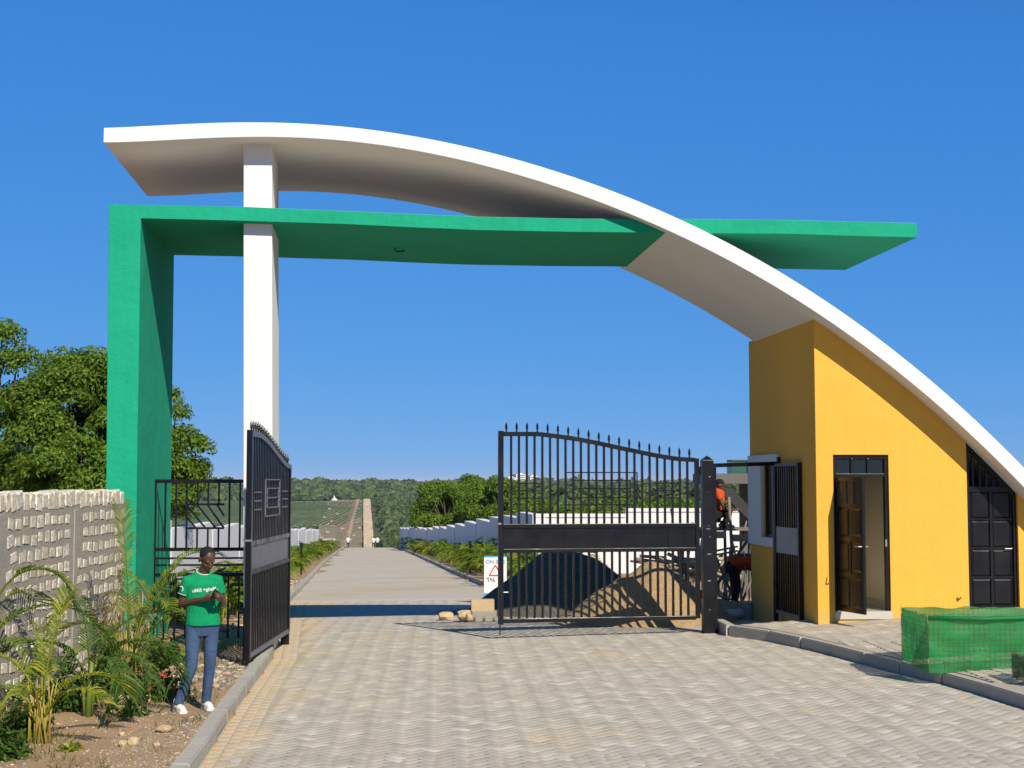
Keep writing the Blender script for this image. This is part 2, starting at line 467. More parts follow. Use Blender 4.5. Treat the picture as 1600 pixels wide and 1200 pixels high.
M['timber'] = m_simple('sawn_timber', (0.46, 0.36, 0.22), 0.85, 0, 0.3, 4, 0.4)
M['pole'] = m_simple('bush_pole', (0.22, 0.18, 0.14), 0.9, 0, 0.4, 5, 0.5)
M['sea'] = m_simple('sea_water', (0.03, 0.09, 0.20), 0.35, 0, 0.1, 0.001)
M['skin'] = m_simple('dark_skin', (0.085, 0.042, 0.026), 0.45, 0, 0.15, 14)
M['hair'] = m_simple('black_hair', (0.006, 0.005, 0.005), 0.8, 0, 0.2, 60, 0.6)
def m_cloth(name, c, var=0.12, fold=0.5, rough=0.9):
    t = NT(name); p = t.ocoord()
    t.col(t.mix(t.noise(p, 9, 5, 0.6), scl(c, 1 - var), scl(c, 1 + var))).rough(rough)
    t.b.inputs['Specular IOR Level'].default_value = 0.15
    mp = t.n('ShaderNodeMapping'); mp.inputs['Scale'].default_value = (5, 5, 8); t.l(p, mp.inputs[0])
    t.bump(t.math('ADD', t.noise(mp.outputs[0], 1.6, 3, 0.5, 0.8), t.math('MULTIPLY', t.noise(p, 220, 2), 0.06)), fold, 0.03)
    return t.m
M['shirt'] = m_cloth('green_tshirt', (0.004, 0.26, 0.105))
M['denim'] = m_cloth('blue_denim', (0.050, 0.090, 0.175), 0.5, 0.5)
M['shoe'] = m_simple('white_leather', (0.78, 0.77, 0.74), 0.55, 0, 0.05, 20)
M['print'] = m_simple('white_print', (0.8, 0.8, 0.78), 0.7, 0, 0.02)
M['vest'] = m_cloth('orange_vest', (0.55, 0.075, 0.02))
M['darkcloth'] = m_cloth('dark_cloth', (0.018, 0.018, 0.022))
M['whitecloth'] = m_cloth('white_cloth', (0.75, 0.75, 0.72))
M['phone'] = m_simple('phone_case', (0.01, 0.01, 0.012), 0.3, 0, 0.1)
M['signwhite'] = m_simple('sign_white', (0.82, 0.83, 0.82), 0.5, 0, 0.02)
M['signblue'] = m_simple('sign_blue', (0.06, 0.32, 0.68), 0.5, 0, 0.03)
M['signtext'] = m_simple('sign_text', (0.16, 0.30, 0.60), 0.5, 0, 0.03)
M['signred'] = m_simple('sign_red', (0.70, 0.08, 0.06), 0.5, 0, 0.03)
M['signdark'] = m_simple('sign_dark', (0.13, 0.13, 0.13), 0.5, 0, 0.03)
M['bucket'] = m_simple('pale_plastic', (0.55, 0.58, 0.60), 0.5, 0, 0.08, 6)
M['rust'] = m_simple('rusty_wire', (0.16, 0.085, 0.04), 0.85, 0.3, 0.3, 30)
M['farwhite'] = m_simple('far_white_wall', (0.78, 0.76, 0.70), 0.8, 0, 0.05)
M['fargrey'] = m_simple('far_grey_wall', (0.42, 0.40, 0.37), 0.9, 0, 0.1)
M['darkwin'] = m_simple('dark_opening', (0.04, 0.045, 0.05), 0.4, 0, 0.1)
M['pink'] = m_simple('red_cloth_far', (0.45, 0.08, 0.05), 0.9, 0, 0.1)
def m_net(name, c, fac, cell=0.0035):
    t = NT(name); p = t.ocoord()
    n1 = t.noise(p, 3.0, 5, 0.6); mp = t.n('ShaderNodeMapping'); mp.inputs['Scale'].default_value = (2, 2, 22); t.l(p, mp.inputs[0])
    n2 = t.noise(mp.outputs[0], 2.0, 4, 0.6)
    f = t.math('ADD', n1, n2)
    t.col(t.mix(t.math('MULTIPLY', f, 0.5), scl(c, 0.6), scl(c, 1.5))).rough(0.6)
    tl = t.n('ShaderNodeBsdfTranslucent'); tl.inputs[0].default_value = (*scl(c, 1.4), 1)
    m1 = t.n('ShaderNodeMixShader'); m1.inputs[0].default_value = 0.4; t.l(t.b.outputs[0], m1.inputs[1]); t.l(tl.outputs[0], m1.inputs[2])
    tr = t.n('ShaderNodeBsdfTransparent')
    mx = t.n('ShaderNodeMixShader'); t.l(t.math('MULTIPLY', t.math('SUBTRACT', 1.5, f), fac), mx.inputs[0])
    t.l(m1.outputs[0], mx.inputs[1]); t.l(tr.outputs[0], mx.inputs[2]); t.l(mx.outputs[0], t.out.inputs[0])
    return t.m
M['net'] = m_net('green_netting', (0.012, 0.29, 0.068), 0.38)
M['netdark'] = m_net('dark_green_netting', (0.03, 0.09, 0.05), 0.5)
# ================================================================== SETTING
PA = ([146, 230, 300, 500, 800, 1050, 1300, 1650, 2000, 2600, 3500, 5000, 9000], [-4.6, -12, -22, -42, -50, -48, -35, -20, -12, -8, -30, -66, -80])
PB = ([146, 200, 300, 500, 1000, 2000, 2600, 3200, 4000, 9000], [-4.9, -6.5, -8, -9, -10, -11, -14, -40, -66, -80])
def sm(t): t = min(max(t, 0.0), 1.0); return t * t * (3 - 2 * t)
def zfar(X, Y):
    t = sm((X / max(Y, 1) + 0.075) / 0.055)
    a = interp(Y, *PA); b = interp(Y, *PB)
    w = mnoise.noise(Vector((X * 0.006, Y * 0.006, 0))) * min(3.0, (Y - 146) * 0.01)
    return a * (1 - t) + b * t + w
def zground(X, Y):
    if Y > 146:
        k = sm((Y - 195) / 45)
        return (zlong(Y) - .12) * (1 - k) + (zfar(X, Y) - .25) * k
    n = mnoise.noise(Vector((X * 1.1, Y * 1.1, 3.0))) * 0.025 + mnoise.noise(Vector((X * 4, Y * 4, 9.0))) * 0.008
    l = kl(Y)
    if X < l - 0.02:
        return zroad(l, Y) + 0.085 - 0.02 * min(l - X, 2.0) + n * min(1.0, (l - X) * 2)
    if Y < 21.2:
        r = kr(Y)
        return zroad(X, Y) - 0.12 if X < r + 0.02 else zpave(X, Y) - 0.12
    r = 9.0 if Y < 29.5 else krf(Y)
    if X < r + 0.02: return zroad(X, Y) - 0.12
    return zroad(min(X, r + 3), Y) + (0.085 if Y > 29.5 else -0.01) + n
def axis(segs):
    out = []
    for a, b, st in segs: out += list(np.arange(a, b, st))
    return out
xs = sorted(set(np.round(axis([(-6000, -1200, 400), (-1200, -300, 75), (-300, -60, 12), (-60, -20, 4), (-20, -7, 1), (-7, -1.9, .13), (-1.9, 3, .6), (3, 6, .2), (6, 20, 1), (20, 60, 4), (60, 300, 12), (300, 1200, 75), (1200, 6001, 400)]), 3)))
ys = sorted(set(np.round(axis([(-80, 6, 8), (6, 10, 1), (10, 21, .15), (21, 36, .4), (36, 60, 1.5), (60, 160, 4), (160, 400, 12), (400, 2000, 40), (2000, 9001, 250)]), 3)))
V = []
for y in ys:
    for x in xs: V.append((x, y, zground(x, max(y, 4.0))))
nx = len(xs); idx = np.arange(len(V)).reshape(len(ys), nx)
Fq = np.stack([idx[:-1, :-1], idx[:-1, 1:], idx[1:, 1:], idx[1:, :-1]], -1).reshape(-1, 4)
ground = obj('ground', np_mesh('ground', V, Fq), M['ground'], None, True)
tag(ground, kind='structure')
sea = MB(); sea.add([(-90000, 3000, -62), (90000, 3000, -62), (90000, 110000, -62), (-90000, 110000, -62)], [(0, 1, 2, 3)])
tag(sea.build('sea', M['sea']), kind='structure')

# ---- road sheet (pavers lie on its near stretch)
PAVE_END = 33.0
V = []; Fc = []; mats = []
ry = [4 + 0.5 * i for i in range(int((PAVE_END - 4) / .5) + 1)] + [PAVE_END + 0.004] + list(np.arange(34, 60, 1.0)) + list(np.arange(60, 147, 2.0))
ncol = 13
for y in ry:
    l = kl(y); r = kr(y) if y < 21.1 else (9.0 if y < 29.5 else krf(y))
    off = -0.0012 if y <= PAVE_END else 0.0
    for k in range(ncol):
        x = l + (r - l) * k / (ncol - 1)
        V.append((x, y, zroad(x, y) + off))
for i in range(len(ry) - 1):
    for k in range(ncol - 1):
        a = i * ncol + k
        Fc.append((a, a + 1, a + 1 + ncol, a + ncol)); mats.append(0 if ry[i + 1] <= PAVE_END else 1)
me = np_mesh('road', V, Fc); me.materials.append(M['joint']); me.materials.append(M['road'])
me.polygons.foreach_set('material_index', mats)
road = tag(obj('road', me, None, None, True), kind='structure')
# ---- pavement sheet
V = []; Fc = []
py = [4 + 0.5 * i for i in range(35)]
for y in py:
    l = kr(y) + 0.14
    for k in range(13):
        x = l + (14 - l) * (k / 12) ** 1.3
        V.append((x, y, zpave(x, y) - 0.0012))
for i in range(len(py) - 1):
    for k in range(12):
        a = i * 13 + k; Fc.append((a, a + 1, a + 14, a + 13))
pavement = tag(obj('pavement', np_mesh('pavement', V, Fc), M['joint'], None, True), kind='structure')

def paver_template(L, W):
    g = 0.0015; c = 0.002
    b = [(-L / 2 + g, -W / 2 + g), (L / 2 - g, -W / 2 + g), (L / 2 - g, W / 2 - g), (-L / 2 + g, W / 2 - g)]
    tp = [(-L / 2 + g + c, -W / 2 + g + c), (L / 2 - g - c, -W / 2 + g + c), (L / 2 - g - c, W / 2 - g - c), (-L / 2 + g + c, W / 2 - g - c)]
    V = [(x, y, -0.03) for x, y in b] + [(x, y, -0.0008) for x, y in b] + [(x, y, 0.0) for x, y in tp]
    Fx = [(8, 9, 10, 11)]
    for k in range(4):
        j = (k + 1) % 4
        Fx += [(k, j, 4 + j, 4 + k), (4 + k, 4 + j, 8 + j, 8 + k)]
    return np.array(V), np.array(Fx)
def herringbone(x0, x1, y0, y1, rot, mask):
    a = 0.1; c, s = math.cos(rot), math.sin(rot); out = []
    cx, cy = (x0 + x1) / 2, (y0 + y1) / 2
    R = math.hypot(x1 - x0, y1 - y0) / 2; n = int(R / a) + 2
    for i in range(-n, n):
        for j in range(-n, n):
            d = (i - j) % 4
            if d == 0: px, py_, ang = (i + 1) * a, (j + .5) * a, 0.0
            elif d == 3: px, py_, ang = (i + .5) * a, (j + 1) * a, PI / 2
            else: continue
            X = cx + px * c - py_ * s; Y = cy + px * s + py_ * c
            if x0 < X < x1 and y0 < Y < y1 and mask(X, Y): out.append((X, Y, rot + ang))
    return out
def lay_pavers(parent, items, zf, nearest, stuff_name):
    items = [(X, Y, a) for X, Y, a in items if -450 < project((X, Y, 0))[0] < 2050]
    scored = []
    for i, (X, Y, a) in enumerate(items):
        px, py_ = project((X, Y, zf(X, Y)))
        if -15 < px < 1615 and py_ < 1212: scored.append((py_, i))
    scored.sort(reverse=True)
    near = set(i for _, i in scored[:nearest])
    Vt, Ft = paver_template(0.2, 0.1)
    tm = np_mesh('paver', Vt, Ft); tm.materials.append(M['paver'])
    allV = []; allF = []; cnt = 0
    for i, (X, Y, a) in enumerate(items):
        dz = abs(random.gauss(0, 0.0005)); tx, ty = random.gauss(0, 0.004), random.gauss(0, 0.004)
        z = zf(X, Y) + dz; a2 = a + random.gauss(0, 0.008)
        sx = (zf(X + .05, Y) - zf(X - .05, Y)) / .1; sy = (zf(X, Y + .05) - zf(X, Y - .05)) / .1
        if i in near:
            o = bpy.data.objects.new('paver', tm); o.location = (X, Y, z)
            o.rotation_euler = (math.atan(sy) + tx, -math.atan(sx) + ty, a2); link(o, parent)
        else:
            c, s = math.cos(a2), math.sin(a2)
            x = Vt[:, 0] * c - Vt[:, 1] * s; y = Vt[:, 0] * s + Vt[:, 1] * c
            allV.append(np.stack([x + X, y + Y, Vt[:, 2] + z + x * (sx + ty) + y * (sy + tx)], 1)); allF.append(Ft + cnt * len(Vt)); cnt += 1
    o = obj(stuff_name, np_mesh(stuff_name, np.concatenate(allV), np.concatenate(allF)), M['paver'], parent)
    tag(o, kind='stuff')
GUT = 0.335
def road_mask(X, Y):
    if X < kl(Y) + GUT + 0.03: return False
    r = kr(Y) if Y < 21.1 else (7.0 if Y < 29.5 else krf(Y))
    return X < r - 0.04
items = herringbone(-6.5, 7.2, 9.8, PAVE_END, math.radians(45 + 3), road_mask)
y = 9.8
while y < PAVE_END:                                         # edge courses beside the left kerb
    a = math.atan2(kl(y + .2) - kl(y), .2)
    for k in range(3): items.append((kl(y + .1) + 0.065 + 0.105 * k, y + .1 + (0.1 if k == 1 else 0), PI / 2 - a))
    y += 0.205
lay_pavers(road, items, zroad, 300, 'paver_field')
def in_house(X, Y):
    d = Vector((X, Y, 0)) - GATE_O; u = d.dot(GU); v = d.dot(GV)
    return u > 8.0 and v > -0.10
items = herringbone(3.0, 12.5, 9.8, 21.0, math.radians(48), lambda X, Y: X > kr(Y) + 0.22 and not in_house(X, Y))
lay_pavers(pavement, items, zpave, 200, 'paver_field')

# ---- kerbs
_ktm = {}
def kerb_mesh(L):
    k = round(L, 2)
    if k not in _ktm:
        mb = MB().box(-L / 2 + .004, L / 2 - .004, -.072, .072, -.22, .0)
        me = mb.mesh('kerb_stone'); bm = bmesh.new(); bm.from_mesh(me)
        bmesh.ops.bevel(bm, geom=[e for e in bm.edges if all(v.co.z > -.01 for v in e.verts)], offset=.012, segments=2, affect='EDGES')
        bm.to_mesh(me); bm.free(); me.materials.append(M['kerb']); _ktm[k] = me
    return _ktm[k]
def kerb(name, fx, y0, y1, side, top, step):
    root = bpy.data.objects.new(name, None); link(root); tag(root, kind='structure')
    y = y0
    while y < y1:
        L = step(y)
        t = Vector((fx(y + .3) - fx(y), .3, 0)).normalized(); ye = y + L * t.y
        c = Vector((fx((y + ye) / 2) + side * .075, (y + ye) / 2, 0))
        za, zb = top(fx(y), y), top(fx(ye), ye)
        o = bpy.data.objects.new('kerb_stone', kerb_mesh(L))
        o.location = (c.x + random.gauss(0, .004), c.y, (za + zb) / 2 + random.gauss(0, .003))
        a0 = Vector((fx(y), y)); a1 = Vector((fx(ye), ye)); ang = math.atan2(a1.y - a0.y, a1.x - a0.x)
        o.rotation_euler = (0, -math.atan2(zb - za, L), ang + random.gauss(0, .004)); o.rotation_mode = 'XYZ'
        link(o, root)
        y = ye
    return root
kerb('kerb_left', kl, 9.6, 145.5, -1, lambda X, Y: zroad(X, Y) + .12, lambda y: .9 if y < 60 else 3.0)
kerb('kerb_right', kr, 9.6, 21.05, 1, lambda X, Y: zpave(X, Y) + .004, lambda y: .9)
kerb('kerb_right_far', krf, 30.5, 145.5, 1, lambda X, Y: zroad(X, Y) + .13, lambda y: .9 if y < 60 else 3.0)

# ================================================================== GREEN PORTAL FRAME
frame = thing('portal_frame', 'bright green L-shaped portal with tall column and long flat beam over the drive', 'gateway', GATE_O, GATE_R)
b_top = [(-1.895, 6.165), (-0.069, 6.163), (1.344, 6.13), (2.326, 6.102), (3.227, 6.082), (4.592, 6.078), (6.04, 6.100), (7.752, 6.112), (8.508, 6.104), (9.586, 6.1)]
b_bot = [(-1.46, 5.976), (-0.067, 5.965), (1.346, 5.942), (2.327, 5.911), (3.227, 5.888), (4.592, 5.885), (5.881, 5.895), (7.749, 5.908), (8.505, 5.893), (9.582, 5.888)]
M['beamtop'] = m_plaster('unpainted_screed', (0.62, 0.59, 0.53), .08, .4)
outer = b_top + b_bot[::-1] + [(-1.44, -.3), (-1.83, -.3)]
bm_ = slab(outer, [], -.20, 3.0)
o = fix_normals(bm_.build('concrete_frame', M['green'], frame)); add_bevel(o, .008, 2)
o.data.materials.append(M['beamtop'])
for pl in o.data.polygons:
    if pl.normal.z > .9: pl.material_index = 1          # the top of the beam was never painted
MB().tube([(2.05, 1.6, 5.96), (2.05, 1.6, 5.90), (2.08, 1.6, 5.86), (2.16, 1.6, 5.865), (2.2, 1.6, 5.88)], .012, 6).build('ceiling_hook', M['black'], frame)

# ================================================================== WHITE ARCHED CANOPY
arch_top = np.array([(-1.954, 7.183), (-1.194, 7.245), (-0.415, 7.291), (0.064, 7.316), (0.458, 7.316), (0.986, 7.297), (1.516, 7.246), (2.049, 7.191), (2.764, 7.103), (3.438, 6.968), (4.025, 6.798), (4.569, 6.613), (4.932, 6.474), (5.48, 6.284), (5.983, 6.087), (6.534, 5.84), (6.994, 5.604), (7.686, 5.238), (8.24, 4.86), (9.037, 4.29), (9.631, 3.836), (10.187, 3.345), (10.633, 2.921), (11.023, 2.565), (11.6, 1.95), (12.2, 1.25), (12.9, .35)])
arch_bot = np.array([(-1.946, 6.979), (-1.277, 7.021), (-0.629, 7.071), (-0.064, 7.102), (0.46, 7.109), (0.988, 7.09), (1.341, 7.064), (1.873, 7.019), (2.541, 6.935), (3.213, 6.804), (3.889, 6.613), (4.568, 6.394), (5.844, 5.86), (6.532, 5.597), (7.222, 5.255), (7.941, 4.829), (8.791, 4.201), (9.625, 3.534), (10.153, 3.098), (10.738, 2.578), (11.016, 2.268), (11.6, 1.64), (12.2, .92), (12.6, .40)])
ct = np.polyfit(arch_top[:, 0], arch_top[:, 1], 7); cb = np.polyfit(arch_bot[:, 0], arch_bot[:, 1], 7)
def z_at(u): return float(np.polyval(ct, u))
def z_ab(u): return float(np.polyval(cb, u))
canopy = thing('arched_canopy', 'white curved concrete canopy sweeping from the left down onto the yellow guardhouse', 'canopy', GATE_O, GATE_R)
mb = MB(); us = np.linspace(-1.95, 12.75, 110)
NV = 9
vsplit = np.linspace(-.38, 3.3, NV)
for i, u in enumerate(us):
    zt, zb_ = z_at(u), z_ab(u)
    ring = [(u, v, zb_) for v in vsplit] + [(u, v, zt) for v in vsplit[::-1]]
    mb.v += ring
n = 2 * NV
for i in range(len(us) - 1):
    for k in range(n):
        j = (k + 1) % n
        mb.f.append((i * n + k, i * n + j, (i + 1) * n + j, (i + 1) * n + k))
mb.f.append(tuple(range(n))[::-1]); mb.f.append(tuple((len(us) - 1) * n + k for k in range(n)))
o = fix_normals(mb.build('canopy_slab', M['white'], canopy)); add_bevel(o, .008, 2)
mb = MB().add([(-.005, 0, -.25), (.395, 0, -.25), (.395, 1.3, -.25), (-.005, 1.3, -.25), (-.095, 0, 7.15), (.30, 0, 7.15), (.30, 1.3, 7.15), (-.095, 1.3, 7.15)],
              [(0, 3, 2, 1), (4, 5, 6, 7), (0, 1, 5, 4), (1, 2, 6, 5), (2, 3, 7, 6), (3, 0, 4, 7)])
mb.build('column', M['white'], canopy, bevel=.008)

# ================================================================== GUARDHOUSE
house = thing('guardhouse', 'yellow guardhouse under the low end of the white canopy with open black door', 'guardhouse', GATE_O, GATE_R)
U0, U1, D0, D1, E0, E1 = 8.09, 12.45, 8.345, 9.165, 10.335, 11.09
FL = 0.50
top_pts = [(u, z_ab(u) + 0.03) for u in np.linspace(U0, E0, 22)]
outer = [(U0, -.1), (D0, -.1), (D0, FL - .04), (D0, 2.74), (D1, 2.74), (D1, FL - .04), (D1, -.1), (E0, -.1)] + top_pts[::-1]
# one sheet: the door cuts through to the base, its step is a separate slab
o = fix_normals(slab(outer, [], 0.0, .2).build('front_wall', M['yellow'], house)); add_bevel(o, .006, 2)
MB().box(D0 - .0, D1 + .0, -.005, .21, -.1, FL - .115).build('door_plinth', M['yellow'], house)
MB().box(E0, E1, .0, .2, -.1, FL + .01).build('door_plinth', M['yellow'], house)
out2 = [(E1, -.1), (U1, -.1)] + [(u, z_ab(u) + .03) for u in np.linspace(E1, U1, 10)][::-1]
fix_normals(slab(out2, [], 0.0, .2).build('front_wall', M['yellow'], house))
# left wall with window
W0, W1, WZ0, WZ1 = 2.02, 2.82, 1.46, 2.66
zt_l = z_ab(U0) + .03
o = fix_normals(slab([(.2, -.1), (3.65, -.1), (3.65, zt_l), (.2, zt_l)], [[(W0, WZ0), (W1, WZ0), (W1, WZ1), (W0, WZ1)]], U0 + .001, U0 + .2, 'x').build('side_wall', M['yellow'], house))
fix_normals(slab([(u, z_ab(u) + .03) for u in np.linspace(U0 + .2, U1, 16)] + [(U1, -.1), (U0 + .2, -.1)], [], 3.45, 3.65).build('back_wall', M['yellow'], house))
win = fix_normals(slab([(1.84, 1.32), (3.62, 1.32), (3.62, 2.79), (1.84, 2.79)], [[(W0 + .0, WZ0), (W1, WZ0), (W1, WZ1), (W0, WZ1)]], U0 - .05, U0 + .002, 'x').build('window', M['surround'], house))
mbw = MB()
for a in (W0, W1 - .045, (W0 + W1) / 2 - .02): mbw.box(U0 + .03, U0 + .075, a, a + .045, WZ0, WZ1)
for z in (WZ0, WZ1 - .045): mbw.box(U0 + .032, U0 + .073, W0, W1, z, z + .045)
mbw.build('window_frame', M['black'], win)
for k in range(2):
    MB().box(U0 + .05, U0 + .056, W0 + .03 + k * .39, W0 + .41 + k * .36, WZ0 + .03, WZ1 - .03).build('pane', M['glass'], win)
# interior
MB().box(U0 + .2, 12.3, -.02 + .03, 3.45, FL - .18, FL).build('floor_slab', M['tile'], house)
MB().box(D0 - .005, D1 + .005, -.03, .01, FL - .11, FL + .002).build('door_step', M['tile'], house)
MB().box(U0 + .2, 9.32, 2.35, 2.45, FL, 4.4).build('inner_wall', M['cream'], house)
MB().box(9.27, 9.37, .2, 2.35, FL, 3.7).build('inner_wall', M['cream'], house)
MB().box(U0 + .2, U0 + .215, .2, 1.98, FL, 4.6).build('inner_wall', M['cream'], house)
MB().box(9.4, 12.2, 2.4, 2.45, FL, 2.4).build('inner_wall', M['cream'], house)
mbs = MB().box(U0 + .2, 9.27, 2.335, 2.35, FL, FL + .1).box(9.255, 9.27, .2, 2.335, FL, FL + .1)
mbs.build('skirting', M['tile'], house)
MB().box(U0 + .2, 9.32, .2, 2.35, 3.3, 3.36).build('ceiling', M['cream'], house)
# door 1: frame, transom, open leaf
df = MB()
for a, b in ((D0, D0 + .05), (D1 - .05, D1)): df.box(a, b, .03, .11, FL, 2.738)
df.box(D0 + .05, D1 - .05, .03, .11, 2.69, 2.738).box(D0 + .05, D1 - .05, .032, .108, 2.425, 2.47)
for k in (1, 2):
    x = D0 + .05 + (D1 - D0 - .1) * k / 3
    df.box(x - .018, x + .018, .034, .106, 2.47, 2.69)
dfr = df.build('door_frame', M['black'], house, bevel=.004)
for k in range(3):
    x = D0 + .05 + (D1 - D0 - .1) * (k + .5) / 3
    MB().box(x - .10, x + .10, .065, .071, 2.475, 2.685).build('pane', M['glass'], dfr)
def panel_relief(x0, x1, z0, z1, y, d=.018, m=.03):
    """raised pressed-steel panel facing -y"""
    return MB().add([(x0, y, z0), (x1, y, z0), (x1, y, z1), (x0, y, z1), (x0 + m, y - d, z0 + m), (x1 - m, y - d, z0 + m), (x1 - m, y - d, z1 - m), (x0 + m, y - d, z1 - m), (x0 + m * 2.2, y - d, z0 + m * 2.2), (x1 - m * 2.2, y - d, z0 + m * 2.2), (x1 - m * 2.2, y - d, z1 - m * 2.2), (x0 + m * 2.2, y - d, z1 - m * 2.2)],
                    [(0, 1, 5, 4), (1, 2, 6, 5), (2, 3, 7, 6), (3, 0, 4, 7), (4, 5, 9, 8), (5, 6, 10, 9), (6, 7, 11, 10), (7, 4, 8, 11), (8, 9, 10, 11)])
leaf = bpy.data.objects.new('door', None); link(leaf, house)
leaf.location = (D0 + .055, .02, 0); leaf.rotation_euler = (0, 0, -math.radians(78))
LW = .72
lf = MB()
Z0, Z1 = FL + .015, 2.415
for a in (0, LW - .05): lf.box(a, a + .05, -.02, .02, Z0, Z1)
rails = [Z0, Z0 + .50, Z0 + 1.0, Z0 + 1.48, Z1 - .05]
for z in rails: lf.box(.05, LW - .05, -.018, .018, z, z + .05)
lf.box(LW / 2 - .02, LW / 2 + .02, -.016, .016, rails[1] + .05, rails[2])
lf.box(LW / 3 - .0, LW / 3 + .035, -.016, .016, rails[3] + .05, Z1 - .05).box(2 * LW / 3 - .03, 2 * LW / 3 + .005, -.016, .016, rails[3] + .05, Z1 - .05)
lf.build('stiles', M['black'], leaf, bevel=.003)
for k in range(3):
    pn = MB().box(.05, LW - .05, -.004, .004, rails[k] + .05, rails[k + 1])
    for x0, x1 in ((.06, LW / 2 - .025), (LW / 2 + .025, LW - .06)):
        q = panel_relief(x0, x1, rails[k] + .07, rails[k + 1] - .02, -.0045, .014, .03); pn.add(q.v, q.f)
    pn.build('door_panel', M['black'], leaf)
MB().box(.05, LW - .05, -.003, .003, rails[3] + .05, Z1 - .05).build('pane', M['clear'], leaf)
MB().tube([(LW - .03, -.02, 1.45), (LW - .03, -.07, 1.45), (LW - .14, -.07, 1.45)], .009, 6).tube([(LW - .03, .02, 1.45), (LW - .03, .07, 1.45), (LW - .14, .07, 1.45)], .009, 6).build('door_handle', M['steel'], leaf)
MB().box(D1 - .058, D1 - .035, .018, .032, 1.42, 1.52).build('strike_plate', M['steel'], dfr)
# door 2: eight raised panels and a slatted fanlight
d2 = MB()
ztop_l, ztop_r = z_ab(E0) - .02, z_ab(E1) - .02
for a, b, zt in ((E0, E0 + .05, ztop_l - .03), (E1 - .05, E1, ztop_r - .02)): d2.box(a, b, .05, .12, FL + .01, min(zt, 2.95))
d2.box(E0 + .05, E1 - .05, .052, .118, 2.20, 2.28)
d2.bar((E0 + .02, .085, z_ab(E0) - .045), (E1 + .05, .085, z_ab(E1 + .05) - .045), .07, .05, (0, 1, 0))
d2.box(E0 + .05, E1 - .05, .054, .116, FL + .01, FL + .05)
dd = d2.build('steel_door', M['black'], house)
lw0, lw1 = E0 + .06, E1 - .06
for r_ in range(4):
    for c_ in range(2):
        x0 = lw0 + (lw1 - lw0) * c_ / 2 + .015; x1 = lw0 + (lw1 - lw0) * (c_ + 1) / 2 - .015
        z0 = FL + .06 + r_ * .532 * .79; z1 = z0 + .39
        panel_relief(x0, x1, z0, z1, .085).build('door_panel', M['black'], dd)
mb = MB().box(lw0 - .01, lw1 + .01, .086, .10, FL + .05, 2.2)
mb.box((lw0 + lw1) / 2 - .02, (lw0 + lw1) / 2 + .02, .062, .085, FL + .05, 2.2)
for r_ in range(1, 4): mb.box(lw0, lw1, .064, .085, FL + .04 + r_ * .42 - .01, FL + .04 + r_ * .42 + .022)
mb.build('door_leaf', M['black'], dd)
MB().tube([(lw1 - .03, .06, 1.38), (lw1 - .03, .03, 1.38), (lw1 - .13, .03, 1.38)], .008, 6).build('door_handle', M['steel'], dd)
for k in range(6):
    x = E0 + .12 + k * .103
    MB().box(x - .014, x + .014, .07, .098, 2.28, z_ab(x) - .06).build('slat', M['black'], dd)
MB().tube([(10.15, -.004, .68), (10.16, -.03, .66), (10.20, -.03, .69)], .012, 6).build('conduit_stub', M['rust'], house)

